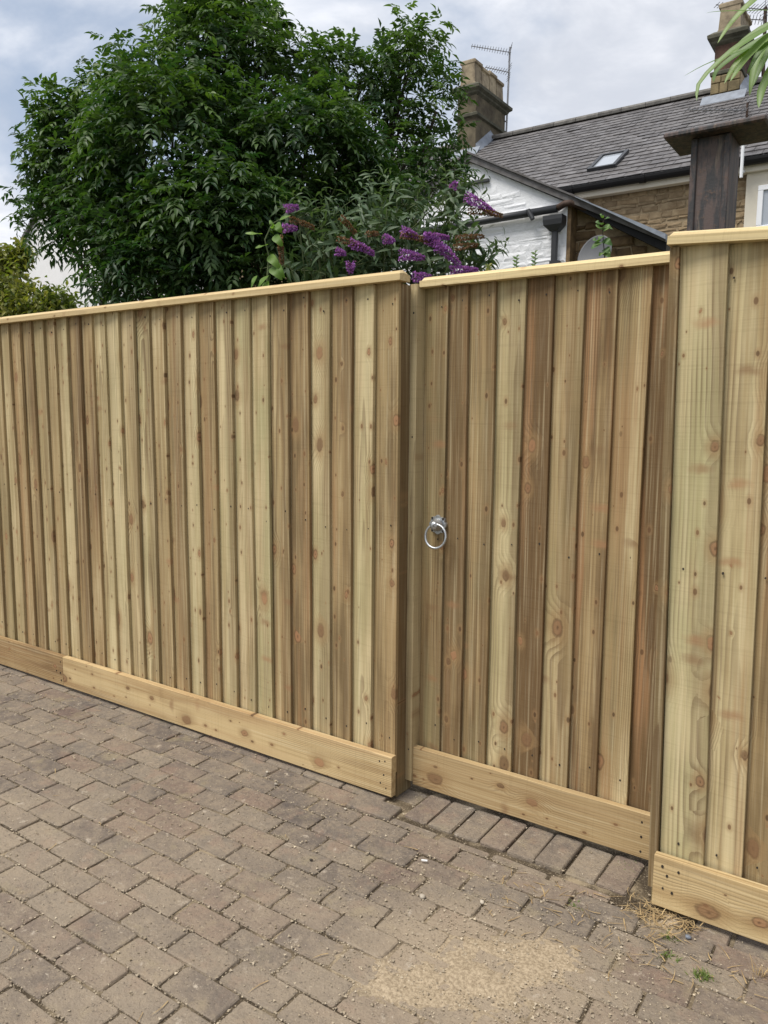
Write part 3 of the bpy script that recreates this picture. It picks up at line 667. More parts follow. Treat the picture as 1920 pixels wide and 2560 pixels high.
# white gabled wing, gable parallel to the fence
YGB = 9.5
ap = onY(1176, 388, YGB); gr_ = onY(1420, 488, YGB); se = onY(1668, 596, YGB)
SL = (ap[2]-gr_[2])/(gr_[0]-ap[0]); XA, ZA = ap[0], ap[2]; XL = XA-(gr_[0]-XA)*1.55
zroof = lambda x: ZA-SL*abs(x-XA)
gw = MB(); xr_ = gr_[0]
gw.loft([[(XL, y, -.06), (xr_, y, -.06), (xr_, y, zroof(xr_)-.09), (XA, y, ZA-.09), (XL, y, zroof(XL)-.09)] for y in (YGB, YW-.02)])
gwall = gw.build('gable_wall', M['whitestone'], house, (XA, YGB, 0))
rubble(gwall, M['whitestone'], XL, xr_, 2.55, ZA, YGB, .06, .12, .12, .5, .006, .006, lambda x, z, w, h: z+h/2 < zroof(x-w/2)-.10 and z+h/2 < zroof(x+w/2)-.10, 9, 'block', .006)
lw = MB(); xse = se[0]-.10
lw.loft([[(xr_+.001, y, -.06), (xse, y, -.06), (xse, y, zroof(xse)-.09), (xr_+.001, y, zroof(xr_)-.09)] for y in (YGB+.22, YW-.03)])
lwall = lw.build('side_wall', M['mortar'], house, (xse, YGB+.22, 0))
rubble(lwall, M['shadestone'], xr_+.01, xse, 2.4, ZA, YGB+.22, .07, .14, .14, .42, .035, .014, lambda x, z, w, h: z+h/2 < zroof(x+w/2)-.1, 12, rough=.018)
MB().box((xr_-.001, YGB+.004, -.05), (xr_+.05, YGB+.21, zroof(xr_)-.12)).build('quoin', M['shadestone'], house, (xr_, YGB+.1, 2))
wr = MB()
for xA_, xB_ in ((XA, se[0]), (XA, XL-.15)):
    a, b_ = (XA, ZA), (xB_, zroof(xB_))
    pts = [(a[0], a[1]), (b_[0], b_[1]), (b_[0], b_[1]-.075), (a[0], a[1]-.085)]
    if xB_ < XA: pts = pts[::-1]
    wr.loft([[(x, y, z) for x, z in pts] for y in (YGB-.07, YW-.04)])
wr.build('wing_roof', M['slate'], house, (XA, YGB+1, ZA))
vg = MB()
for sgn, xend in ((1, gr_[0]+.1), (-1, XL)):
    x = XA
    while abs(x-XA) < abs(xend-XA):
        x2 = x+sgn*.24
        vg.loft([[(x, YGB-.10, zroof(x)+.002), (x2, YGB-.10, zroof(x2)+.002), (x2, YGB-.10, zroof(x2)+.024), (x, YGB-.10, zroof(x)+.03)][::sgn], [(x, YGB+.2, zroof(x)+.002), (x2, YGB+.2, zroof(x2)+.002), (x2, YGB+.2, zroof(x2)+.024), (x, YGB+.2, zroof(x)+.03)][::sgn]]); x = x2
vg.build('verge', M['slate'], house, (XA, YGB, ZA))
x0 = gr_[0]+.15; x1 = se[0]+.02
MB().loft([[(x0, y, zroof(x0)+.006), (x1, y, zroof(x1)+.006), (x1, y, zroof(x1)-.055), (x0+.5, y, zroof(x0+.5)-.02), (x0, y, zroof(x0)-.0)] for y in (YGB-.16, YGB-.074)]).build('lead_verge', M['lead'], house, (x1, YGB-.1, zroof(x1)))
MB().loft([[(xr_+.02, y, zroof(xr_+.02)-.03), (x1-.02, y, zroof(x1)-.06), (x1-.03, y, zroof(x1)-.17), (xr_+.02, y, zroof(xr_)-.12)] for y in (YGB+.0, YGB+.18)]).build('barge_board', M['plastic'], house, (xr_+.5, YGB, zroof(xr_+.5)))
# pipes on the gable
p1, p2 = onY(1000, 588, YGB-.08), onY(1393, 521, YGB-.08)
MB().tube([p1, p2], .048, 12).build('gutter_pipe', M['greyplastic'], house, tuple(p2), smooth=True)
p3 = onY(1428, 507, YGB-.05); p4 = onY(1500, 535, YGB+.1); p5 = onY(1640, 600, YGB+.12)
MB().tube([p2, (p2+p3)/2+[0, 0, .02], p3, p4, p5], .042, 10).build('rusty_pipe', M['rustpipe'], house, tuple(p3), smooth=True)
MB().tube([onY(1320, 525, YGB-.13), onY(1332, 548, YGB-.13)], .03, 8).build('pipe_clip', M['greyplastic'], house, tuple(onY(1326, 535, YGB-.13)))
pd = onY(1388, 575, YGB-.06)
MB().box((pd[0]-.034, YGB-.10, 0), (pd[0]+.034, YGB-.034, pd[2]+.03)).build('downpipe', M['greyplastic'], house, (pd[0], YGB-.07, 0), bevel=.008)
MB().box((pd[0]-.045, YGB-.11, pd[2]-.43), (pd[0]+.075, YGB-.02, pd[2]-.38)).build('pipe_clip', M['greyplastic'], house, (pd[0], YGB-.07, pd[2]-.4))
hz_ = pd[2]
MB().loft([[(pd[0]-a, YGB-.06-d, hz_+z), (pd[0]+a, YGB-.06-d, hz_+z), (pd[0]+a, YGB-.015, hz_+z), (pd[0]-a, YGB-.015, hz_+z)] for a, d, z in ((.05, .05, -.02), (.12, .10, .05), (.125, .11, .11), (.125, .11, .16))]).build('hopper', M['greyplastic'], house, (pd[0], YGB-.07, hz_))
l1, l2 = onY(1120, 468, YGB-.03), onY(1222, 449, YGB-.03)
MB().box((l1[0], YGB-.05, l2[2]-.02), (l2[0], YGB-.005, l2[2]+.015)).build('ledge', M['greyplastic'], house, tuple(l2))
# cream framed window at the right end of the house
fz0, f1 = onY(1861, 582, YW-.08), onY(1867, 430, YW-.08)
fx0 = onY(1864, 500, YW-.08)[0]
MB().box((fx0, YW-.10, fz0[2]-1.2), (fx0+2.6, YW-.03, ZE-.172)).build('cream_surround', M['cream'], house, (fx0+1, YW-.05, 4))
wx0 = onY(1893, 520, YW-.13)[0]; wz0 = onY(1890, 579, YW-.13)[2]; wz1 = onY(1898, 465, YW-.13)[2]
wf = MB(); X2 = wx0+1.15
for a, b_, c_, d_ in ((wx0, X2, wz0, wz0+.07), (wx0, X2, wz1-.07, wz1), (wx0, wx0+.07, wz0+.07, wz1-.07), (X2-.07, X2, wz0+.07, wz1-.07)):
    wf.box((a, YW-.16, c_), (b_, YW-.101, d_))
wfo = wf.build('window', M['upvc'], house, (wx0+.5, YW-.13, wz0), bevel=.006)
MB().box((wx0+.07, YW-.135, wz0+.07), (X2-.07, YW-.12, wz1-.07)).build('pane', M['glass'], wfo, (wx0+.5, YW-.13, wz0+.3))

# television aerials
def yagi(parent, a, b_, n, l0, l1, up=np.array([0, 0, 1.]), name='boom', m='alu'):
    a, b_ = np.array(a), np.array(b_); d = (b_-a)/np.linalg.norm(b_-a); e = np.cross(d, up); e /= np.linalg.norm(e)
    MB().tube([a, b_], .010, 6).build(name, M[m], parent, tuple(a))
    el = MB()
    for i in range(n):
        p = a+(b_-a)*(i+.3)/n; L = l0+(l1-l0)*i/n; el.tube([p-e*L, p+e*L], .006, 5)
    el.build('elements', M[m], parent, tuple(a))
    rf = MB(); q = b_
    for s in (-1, 1):
        for t_ in (.05, .10, .15): rf.tube([q+np.cross(e, d)*s*t_-e*.13-d*.02*t_, q+np.cross(e, d)*s*t_+e*.13], .005, 4)
        rf.tube([q, q+np.cross(e, d)*s*.16], .006, 4)
    rf.build('reflector', M[m], parent, tuple(b_))
ym1 = Yb+.05
mt_ = onX(1275, 119, xb+.06); 
mb0 = onY(1266, 320, ym1); mtp = onY(1275, 118, ym1)
aer = thing('tv_aerial', (mb0[0], ym1, mb0[2]-.1), 'tall grey double tv aerial strapped to the sooty grey chimney', 'aerial')
MB().tube([(mb0[0], ym1, mb0[2]-.15), (mtp[0], ym1, mtp[2])], .022, 8).build('mast', M['alu'], aer, (mb0[0], ym1, mb0[2]))
MB().tube([(mb0[0], ym1, onY(1268, 268, ym1)[2]), (mb0[0]-.17, Yb-.02, onY(1268, 268, ym1)[2])], .018, 6).build('bracket', M['alu'], aer, (mb0[0], ym1, mb0[2]))
MB().tube([(mb0[0], ym1, onY(1268, 303, ym1)[2]), (mb0[0]-.17, Yb-.02, onY(1268, 303, ym1)[2])], .018, 6).build('bracket', M['alu'], aer, (mb0[0], ym1, mb0[2]))
yagi(aer, onY(1178, 115, ym1-.5), onY(1276, 131, ym1-.02), 15, .10, .16)
yagi(aer, onY(1213, 168, ym1-.4), onY(1273, 181, ym1-.02), 10, .10, .16)
ym2 = Y2b+.1
m2t = onY(1914, 18, ym2); m2b = onY(1908, 225, ym2)
aer2 = thing('tv_aerial', (m2b[0], ym2, m2b[2]-.2), 'cluster of grey tv aerials on a dark pole by the brown chimney', 'aerial')
MB().tube([(m2b[0], ym2, ZR-.25), (m2t[0], ym2, m2t[2])], .032, 8).build('mast', M['rustpipe'], aer2, (m2b[0], ym2, m2b[2]))
MB().tube([(m2b[0], ym2, onY(1908, 195, ym2)[2]), (xb2-.02, Y2b-.05, onY(1908, 195, ym2)[2])], .018, 6).build('bracket', M['alu'], aer2, (m2b[0], ym2, m2b[2]))
yagi(aer2, onY(1790, 12, ym2-.6), onY(1912, 24, ym2), 16, .10, .17)
yagi(aer2, onY(1800, 45, ym2-.2), onY(1912, 50, ym2), 14, .12, .2)
ym3 = YE-.06
a0, a1 = onY(1716, 274, ym3-.6), onY(1868, 276, ym3)
aer3 = thing('tv_aerial', (a1[0], ym3, ZE-.3), 'low tv aerial on a thin white pole above the gutter', 'aerial')
MB().tube([(a1[0], ym3-.13, ZE+.35), (a1[0], ym3, ZE+.5), (a1[0], ym3, a1[2]+.1)], .016, 8).build('mast', M['rustpipe'], aer3, (a1[0], ym3, ZE))
MB().tube([(a1[0], ym3-.13, ZE-.28), (a1[0], ym3-.13, ZE+.36)], .022, 8).build('sleeve', M['upvc'], aer3, (a1[0], ym3, ZE))
MB().tube([(a1[0], ym3-.13, ZE-.22), (a1[0], YE+.0, ZE-.15)], .02, 6).build('bracket', M['upvc'], aer3, (a1[0], ym3, ZE-.2))
yagi(aer3, a0, a1, 14, .08, .12)
# satellite dish
dc = onY(1492, 642, YGB-.05); dd_ = thing('satellite_dish', (dc[0], YGB+.2, dc[2]), 'plain grey satellite dish fixed to the dark rubble side wall', 'satellite dish')
dr = MB(); rings = []
tl = np.array([-.25, -.93, .28]); tl /= np.linalg.norm(tl); e1 = np.cross(tl, [0, 0, 1]); e1 /= np.linalg.norm(e1); e2 = np.cross(e1, tl)
for r in (.02, .1, .17, .22, .235): rings.append([dc+tl*(1.1*r*r)+r*(math.cos(a)*e1+math.sin(a)*e2*1.06) for a in np.arange(28)*2*math.pi/28])
for r in (.235, .17, .1, .02): rings.append([dc-tl*.008+tl*(1.1*r*r)+r*(math.cos(a)*e1+math.sin(a)*e2*1.06) for a in np.arange(28)*2*math.pi/28])
dr.loft(rings).build('dish', M['dish'], dd_, tuple(dc), smooth=True)
MB().tube([dc-tl*.01, (dc[0], YGB+.17, dc[2]-.1), (dc[0], YGB+.23, dc[2]-.1)], .022, 8).build('bracket', M['alu'], dd_, tuple(dc))
MB().tube([dc-e2*.22+tl*.04, dc-e2*.2+tl*.32], .012, 6).build('feed_arm', M['alu'], dd_, tuple(dc))

# far white house at the left
YH = 16.0
h1 = onY(62, 604, YH); h0 = onY(16, 692, YH)
fhs = thing('white_house', (h1[0]+2, YH, 0), 'far white rendered house with a dark tiled roof behind the tree', 'house')
sl_ = (h1[2]-h0[2])/(h1[0]-h0[0]); hxL = h0[0]; hxM = hxL+3.0; zE = h0[2]; zM = zE+sl_*3.0; hxR = hxM+3.0
MB().loft([[(hxL, y, -.06), (hxR, y, -.06), (hxR, y, zE), (hxM, y, zM), (hxL, y, zE)] for y in (YH, YH+8)]).build('wall', M['whitewall'], fhs, (hxM, YH, 0))
rf = MB()
for xe_, s_ in ((hxL-.15, 1), (hxR+.15, -1)):
    zz_ = zE-sl_*.15; pts = [(xe_, zz_), (hxM, zM), (hxM, zM+.14), (xe_, zz_+.14)][::s_]
    rf.loft([[(x, y, z+.002) for x, z in pts] for y in (YH-.12, YH+8.1)])
rf.build('roof', M['slate'], fhs, (hxM, YH, zM))
hm = onY(275, 625, YH+3); hgt = onY(240, 604, YH+3)[2]
MB().loft([[(hxR-.5, YH+1.5, -.06), (hxR+7, YH+1.5, -.06), (hxR+7, YH+6.5, -.06), (hxR-.5, YH+6.5, -.06)], [(hxR-.5, YH+1.5, hgt-1.8), (hxR+7, YH+1.5, hgt-1.8), (hxR+7, YH+6.5, hgt-1.8), (hxR-.5, YH+6.5, hgt-1.8)]]).build('wing_wall', M['whitewall'], fhs, (hxR+3, YH+4, 0))
MB().loft([[(X, YH+1.3, hgt-1.85), (X, YH+4, hgt), (X, YH+6.7, hgt-1.85)] for X in (hxR-.6, hxR+7.1)]).build('wing_roof', M['slate'], fhs, (hxR+3, YH+4, hgt))

# rusty steel column with a wide top plate behind the fence
YCOL = 3.0
cl, cr_ = onY(1726, 400, YCOL)[0], onY(1824, 400, YCOL)[0]; cz = onY(1780, 338, YCOL)[2]; cdp = .17
col = thing('steel_column', ((cl+cr_)/2, YCOL+.1, 0), 'rusty black steel column with a wide top plate behind the fence', 'column')
mb = MB(); fwid = (cr_-cl)
mb.box((cl, YCOL, -.06), (cl+.022, YCOL+cdp, cz)); mb.box((cr_-.022, YCOL, -.06), (cr_, YCOL+cdp, cz))
mb.build('flange', M['rust'], col, (cl, YCOL, 0), bevel=.003)
MB().box((cl+.0221, YCOL+.008, -.06), (cr_-.0221, YCOL+cdp-.008, cz-.001)).build('web', M['rust'], col, ((cl+cr_)/2, YCOL+.05, 0))
pl, pr = onY(1657, 352, YCOL-.05)[0], onY(1917, 300, YCOL-.05)[0]
MB().box((pl, YCOL-.05, cz+.001), (pr, YCOL+cdp+.01, cz+.022)).build('top_plate', M['rust'], col, ((pl+pr)/2, YCOL, cz), bevel=.006)

# ------------------------------------------------------------------ plants
def norm(a): return a/(np.linalg.norm(a, axis=-1, keepdims=True)+1e-9)
def leaflets(P, D, N, L, Wd, tone, fold=.25, droop=.25):
    """simple lanceolate blades: base P, direction D, up N"""
    D = norm(D); S_ = norm(np.cross(D, N)); N = np.cross(S_, D); L = L[:, None]; Wd = Wd[:, None]
    b = P; m1 = P+D*L*.42-N*L*droop*.12; tp = P+D*L-N*L*droop
    l = m1+S_*Wd*.5+N*Wd*fold; r = m1-S_*Wd*.5+N*Wd*fold
    m2 = P+D*L*.72-N*L*droop*.45; l2 = m2+S_*Wd*.33+N*Wd*fold*.6; r2 = m2-S_*Wd*.33+N*Wd*fold*.6
    V = np.stack([b, l, m1, r, l2, m2, r2, tp], 1); n = len(P)
    f = np.array([(0, 2, 1), (0, 3, 2), (1, 2, 4), (2, 5, 4), (2, 3, 6), (2, 6, 5), (4, 5, 7), (5, 6, 7)])
    F = (np.arange(n)*8)[:, None, None]+f[None]
    return V.reshape(-1, 3), F.reshape(-1, 3), np.repeat(tone, 8)
def rand_unit(n): return norm(rng.normal(size=(n, 3)))
def perp(D):
    a = np.where(np.abs(D[:, 2:3]) < .9, np.array([[0, 0, 1.]]), np.array([[1., 0, 0]])); return norm(np.cross(D, a))
def pinnate(P, D, tone, Ls, ll, lw):
    """compound leaves: three pairs and an end leaflet"""
    n = len(P); up = np.tile([0, 0, 1.], (n, 1)); Sd = norm(np.cross(D, up)); N = np.cross(Sd, D); out = []
    for t_, s_, k in ((.34, 1, .85), (.34, -1, .85), (.6, 1, 1.), (.6, -1, 1.), (.84, 1, .95), (.84, -1, .95), (1., 0, 1.1)):
        p = P+D*(Ls*t_)[:, None]-np.array([0, 0, 1.])*(Ls*t_*t_*.30)[:, None]
        d = D*(.55 if s_ else 1)+Sd*s_*.85-np.array([0, 0, .28])+rng.normal(0, .07, (n, 3))
        out.append(leaflets(p, d, N+rng.normal(0, .2, (n, 3)), ll*k*rng.uniform(.85, 1.15, n), lw*k*np.ones(n), np.clip(tone+rng.normal(0, .08, n), 0, 1)))
    return out
def merge(lst):
    V = []; F = []; T = []; k = 0
    for v, f, t_ in lst: V.append(v); F.append(f+k); T.append(t_); k += len(v)
    return np.concatenate(V), np.concatenate(F), np.concatenate(T)
def link(name, me, parent, loc=(0, 0, 0)):
    if any(loc): me.transform(Matrix.Translation(-Vector(loc)))
    return reg(bpy.data.objects.new(name, me), parent, loc)

# big broad tree behind the fence
DT = 6.9
base = atd(600, 760, DT+.1); base[2] = -.06
tree = thing('leafy_tree', tuple(base), 'big dark green broadleaf tree rising behind the long fence', 'tree', )
lobes = [(560, 175, 185, 0), (335, 275, 152, .1), (215, 400, 145, .1), (230, 545, 132, .0), (430, 400, 240, -.5), (700, 275, 195, .1), (770, 440, 210, -.3), (1005, 240, 120, .25), (1030, 370, 112, .2), (935, 340, 120, .2),
         (560, 600, 220, -.7), (355, 630, 185, -.4), (880, 560, 170, -.1), (550, 45, 105, .2), (150, 420, 85, .1), (170, 315, 75, .1), (650, 85, 98, .2), (790, 180, 85, .2), (1010, 150, 80, .3), (1080, 470, 80, .1), (650, 690, 190, -.5), (430, 720, 190, -.6), (1090, 280, 76, .2), (140, 535, 82, 0), (900, 210, 75, .2), (515, 70, 95, .1), (1035, 145, 68, .25), (525, 0, 75, .2), (600, -5, 85, .2), (760, 650, 150, .1)]
P_all = []; D_all = []; T_all = []; ends = []
for (cx, cy, rp, dz) in lobes:
    c = atd(cx, cy, DT+dz); r = rp/FPX*(DT+dz); r = max(r-.25, .07); n = int((16+520*r*r)*(.50 if dz >= .2 else (.72 if cy < 300 else 1)))
    u = rand_unit(n*2); u = u[(u@(-_f)) > -.75][:n]; n = len(u)
    rad = r*rng.uniform(.35, 1.0, n)**.55
    p = c+u*rad[:, None]*[1, 1, 1]
    d = norm(u*.75+np.array([0, 0, .75])+rng.normal(0, .25, (n, 3)))
    P_all.append(p); D_all.append(d); hh = np.clip((p[:, 2]-2.2)/3.2, 0, 1); T_all.append(np.clip(.10+.40*hh*hh+rng.normal(.08, .20, n)+.25*(rng.random(n) > .9), 0, 1)); ends.append((c, r))  # leaf colour lightens with height, painting in the lit crown top and shaded base
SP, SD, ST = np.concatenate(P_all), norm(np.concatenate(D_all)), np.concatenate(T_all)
LS = []; twig = []
tw_len = rng.uniform(.16, .40, len(SP))
Sa = perp(SD); Sb = np.cross(SD, Sa); ph = rng.random(len(SP))*6.28
for node, (t_, k) in enumerate(((.25, 1.), (.55, 1.), (.85, .85), (1., .6))):
    for s_ in (0, 1):
        a = ph+node*1.57+s_*math.pi; rd = np.cos(a)[:, None]*Sa+np.sin(a)[:, None]*Sb
        p = SP+SD*(tw_len*t_)[:, None]; d = norm(rd*.9+SD*(.25+.35*(t_ > .9))+rng.normal(0, .15, SP.shape))
        keep = rng.random(len(SP)) > .15
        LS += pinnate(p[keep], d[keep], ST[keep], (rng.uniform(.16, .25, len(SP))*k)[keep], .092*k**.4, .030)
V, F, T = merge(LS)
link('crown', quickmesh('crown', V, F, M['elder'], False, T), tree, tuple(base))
br_ = MB()
fork = base+[0, 0, .45]
for (c, r) in ends:
    mid = fork*.45+c*.55+rng.normal(0, .1, 3); mid[2] -= .15
    br_.tube([fork+rng.normal(0, .04, 3), fork*.75+c*.25+rng.normal(0, .08, 3), mid, c, c+np.array([rng.normal(0, .1), rng.normal(0, .1), r*.75])], [.05, .038, .026, .014, .004], 6)
    for _ in range(int(5+10*r)):
        e = c+rand_unit(1)[0]*r*.85; e[2] += .1*r; q = c*.6+mid*.4
        br_.tube([q, (q+e)/2+rng.normal(0, .05, 3), e], [.011, .007, .003], 4)
br_.build('branches', M['bark'], tree, tuple(base))
MB().tube([base+[0, 0, -.05], base+[.02, 0, .2], fork+[0, 0, .05]], [.13, .10, .085], 10).build('trunk', M['bark'], tree, tuple(base), smooth=True)

# buddleia
DB = 5.4
bb = atd(960, 900, DB+.2); bb[2] = -.06
bud = thing('buddleia_bush', tuple(bb), 'buddleia bush with purple flower spikes between the big tree and white gable', 'bush')
lob = [(960, 620, 130, 0), (860, 640, 110, -.1), (1060, 600, 85, .05), (800, 560, 70, .1), (1090, 660, 80, 0), (750, 650, 80, .0), (1130, 540, 45, .1), (1010, 510, 60, .1), (920, 530, 70, .1), (1160, 610, 35, .0), (1130, 490, 25, .1), (990, 700, 130, .1), (880, 720, 120, .1), (1190, 660, 25, .05), (740, 540, 30, -.1)]
LP = []; sk_ = MB()
for (cx, cy, rp, dz) in lob:
    c = atd(cx, cy, DB+dz); r = rp/FPX*(DB+dz); r = max(r-.13, .05); n = int(6+330*r*r+30*r)
    u = rand_unit(n); rad = r*rng.uniform(.2, 1., n)**.5; p = c+u*rad[:, None]; d = norm(u*.6+np.array([0, 0, .55])+CR*.25+rng.normal(0, .3, (n, 3)))
    a_ = perp(d); b2 = np.cross(d, a_); L = rng.uniform(.18, .34, n); ph = rng.random(n)*6
    for i in range(n): 
        if rng.random() < .55: sk_.tube([p[i]-d[i]*.05, p[i]+d[i]*L[i]*.6+[0, 0, .0], p[i]+d[i]*L[i]-[0, 0, L[i]*.08]], [.004, .003, .0015], 4)
    for node in range(5):
        t_ = node/4
        for s_ in (0, 1):
            an = ph+node*1.57+s_*math.pi; rd = np.cos(an)[:, None]*a_+np.sin(an)[:, None]*b2
            LP.append(leaflets(p+d*(L*t_)[:, None], rd*.85+d*.45-np.array([0, 0, .2])+rng.normal(0, .12, (n, 3)), d+rng.normal(0, .2, (n, 3)), rng.uniform(.09, .16, n)*(1.15-.65*t_), .032*np.ones(n)*(1.1-.5*t_), np.clip(rng.normal(.3+.35*t_, .18, n), 0, 1), .18, .35))
for (cx, cy, rp, dz) in lob:
    c = atd(cx, cy, DB+dz); r = rp/FPX*DB
    for _ in range(5):
        e = c+rand_unit(1)[0]*r*.8; g0 = bb+[rng.normal(0, .12), rng.normal(0, .12), 0]
        sk_.tube([g0, (g0+e)/2+[rng.normal(0, .06), rng.normal(0, .06), .25], e], [.012, .008, .003], 5)
V, F, T = merge(LP); link('foliage', quickmesh('foliage', V, F, M['budleaf'], False, T), bud, tuple(bb))
sk_.build('stems', M['stem'], bud, tuple(bb))
spikes = [(729, 519, 25, 12, .8), (725, 569, 26, 4, .8), (905, 617, 45, -18, 1), (876, 667, 18, -88, 1), (972, 598, 20, -15, 1), (1024, 582, 30, -10, 1), (1030, 637, 45, -4, 1.2), (1090, 606, 48, -38, 1.2), (1121, 633, 50, -35, 1.3), (1203, 509, 65, -14, 1), (1160, 672, 50, 4, .8), (1055, 690, 34, 10, 1), (1090, 588, 46, 6, .6), (851, 630, 18, -10, .7), (1135, 462, 14, 60, .7)]
brown = [(754, 555, 45, -12), (878, 605, 50, -15), (1044, 592, 60, -3), (702, 621, 45, -85), (870, 560, 36, -40), (930, 583, 24, 5), (1213, 528, 60, -2), (1175, 590, 50, 8), (1165, 613, 44, 14)]
def spike(px, py, Lp, ang, name, m, fat=1., sparse=1.):
    D_ = DB-.55; c = atd(px, py, D_); L = Lp/FPX*D_*1.45; dirv = CR*math.cos(R_(ang))+CU*math.sin(R_(ang))+_f*rng.normal(0, .25); dirv /= np.linalg.norm(dirv)
    n = int(560*L/.2*sparse); tt = rng.random(n)**.85; rad = (.025*fat*(1-tt)**.7+.004)
    u = rand_unit(n); u = norm(u-(u@dirv)[:, None]*dirv)
    p = c+dirv*((tt-.5)*L)[:, None]+u*rad[:, None]*rng.uniform(.45, 1.08, n)[:, None]-np.array([0, 0, 1])*((tt**2)*L*.12)[:, None]
    V, F, T = leaflets(p, u+rng.normal(0, .35, (n, 3)), rand_unit(n), np.full(n, .013), np.full(n, .012), rng.random(n), .1, .1)
    link(name, quickmesh(name, V, F, m, False, T), bud, tuple(c))
for s in spikes: spike(s[0], s[1], s[2], s[3], 'flower_spike', M['purple'], s[4])
for s in brown: spike(*s, 'spent_spike', M['brownfl'], .45, .6)

def strip_leaf(parent, name, pts, w, m, tone=.5, fold=.25, nrm=None):
    """long blade following points; width profile lanceolate"""
    pts = [np.array(p) for p in pts]; n = 9; out = []
    def bez(t_):
        k = len(pts)-1; s = t_*k; i = min(int(s), k-1); f = s-i
        p0, p1, p2, p3 = pts[max(i-1, 0)], pts[i], pts[i+1], pts[min(i+2, k)]
        return .5*((2*p1)+(-p0+p2)*f+(2*p0-5*p1+4*p2-p3)*f*f+(-p0+3*p1-3*p2+p3)*f**3)
    ps = [bez(i/n) for i in range(n+1)]; V = []; 
    for i, p in enumerate(ps):
        d = ps[min(i+1, n)]-ps[max(i-1, 0)]; d /= np.linalg.norm(d)
        N = np.array([0, -.75, .5]) if nrm is None else nrm
        s = np.cross(d, N); s /= np.linalg.norm(s); N2 = np.cross(s, d); t_ = i/n
        h = w*.5*max(.02, min(1, (t_+.04)/.3)**.7*(1-t_)**.62*1.25)
        V += [p+s*h+N2*h*fold, p, p-s*h+N2*h*fold]
    F = []
    for i in range(n):
        a = 3*i; F += [(a, a+1, a+4, a+3), (a+1, a+2, a+5, a+4)]
    me = quickmesh(name, V, F, m, True, np.full(len(V), tone)); return link(name, me, parent, tuple(V[0]))
# pale climbing vine
DV = 4.6
vb = atd(670, 900, DV); vb[2] = -.06
vine = thing('climbing_vine', tuple(vb), 'pale green leafy climber shoot in front of the big tree', 'climber')
vpts = [vb, atd(672, 760, DV), atd(668, 700, DV), atd(672, 640, DV), atd(662, 600, DV), atd(680, 560, DV), atd(705, 545, DV)]
MB().tube(vpts, [.008, .006, .006, .005, .004, .003, .002], 6).build('stem', M['stem'], vine, tuple(vb))
for (px, py, dx, dy, w) in ((655, 585, -42, -2, .035), (690, 560, 14, 22, .05), (668, 612, -30, 8, .04), (685, 590, 22, 26, .05), (672, 640, 28, 32, .055), (668, 690, -24, 30, .05), (676, 670, 30, 30, .05), (700, 548, 28, -10, .03), (664, 705, 4, 36, .05), (684, 570, -10, -20, .03), (690, 660, 22, 36, .04), (640, 690, -12, 30, .035)):
    a = atd(px, py, DV-.02); strip_leaf(vine, 'leaf', [a, atd(px+dx*.5, py+dy*.45, DV-.06), atd(px+dx, py+dy, DV-.05)], w*1.05, M['vineleaf'], random.random(), .2)
# rose sprig by the dish
DR_ = 5.2
rbp = atd(1508, 900, DR_); rbp[2] = -.06
rose = thing('rose_sprig', tuple(rbp), 'thin green rose shoot rising in front of the satellite dish', 'plant')
MB().tube([rbp, atd(1510, 760, DR_), atd(1512, 645, DR_), atd(1508, 600, DR_), atd(1506, 560, DR_), atd(1512, 545, DR_)], [.007, .006, .004, .003, .003, .002], 6).build('stem', M['rustpipe'], rose, tuple(rbp))
for (px, py, dx, dy, w) in ((1506, 575, -16, -14, .03), (1508, 578, 16, -10, .03), (1505, 562, -16, -8, .028), (1510, 565, 22, 8, .025), (1509, 600, 22, 14, .035), (1508, 606, -26, 8, .035), (1500, 610, -22, 12, .035), (1511, 622, 16, 12, .035), (1511, 630, -14, 10, .03), (1512, 632, 14, 12, .03), (1507, 590, -12, 10, .028), (1496, 604, -14, -6, .03), (1512, 548, 14, -4, .016), (1508, 545, -8, -10, .014)):
    strip_leaf(rose, 'leaf', [atd(px, py, DR_), atd(px+dx*.5, py+dy*.5-2, DR_-.04), atd(px+dx, py+dy, DR_-.03)], w*1.6, M['roseleaf'], random.random(), .2)
# weeds peeping over the gate
for (px, py, hp2, lab) in ((1290, 668, 30, 'small leafy weed peeping above the middle of the gate cap'), (1336, 660, 34, 'thin weed tip showing above the gate cap near the downpipe'), (1222, 675, 14, 'yellow green shoot tip above the gate cap beside the buddleia')):
    D_ = 3.6; b0 = atd(px, 900, D_); b0[2] = -.06; w_ = thing('weed', tuple(b0), lab, 'weed')
    MB().tube([b0, atd(px, py+20, D_), atd(px+3, py-hp2, D_)], [.004, .003, .0015], 5).build('stem', M['stem'], w_, tuple(b0))
    for k in range(8):
        f = k/8; s = 1 if k % 2 else -1; y_ = py+6-(hp2+6)*f
        strip_leaf(w_, 'leaf', [atd(px+2*f, y_, D_), atd(px+s*5, y_-4, D_), atd(px+s*9, y_-5, D_)], .012, M['bushleaf' if px < 1250 else 'roseleaf'], random.random(), .1)
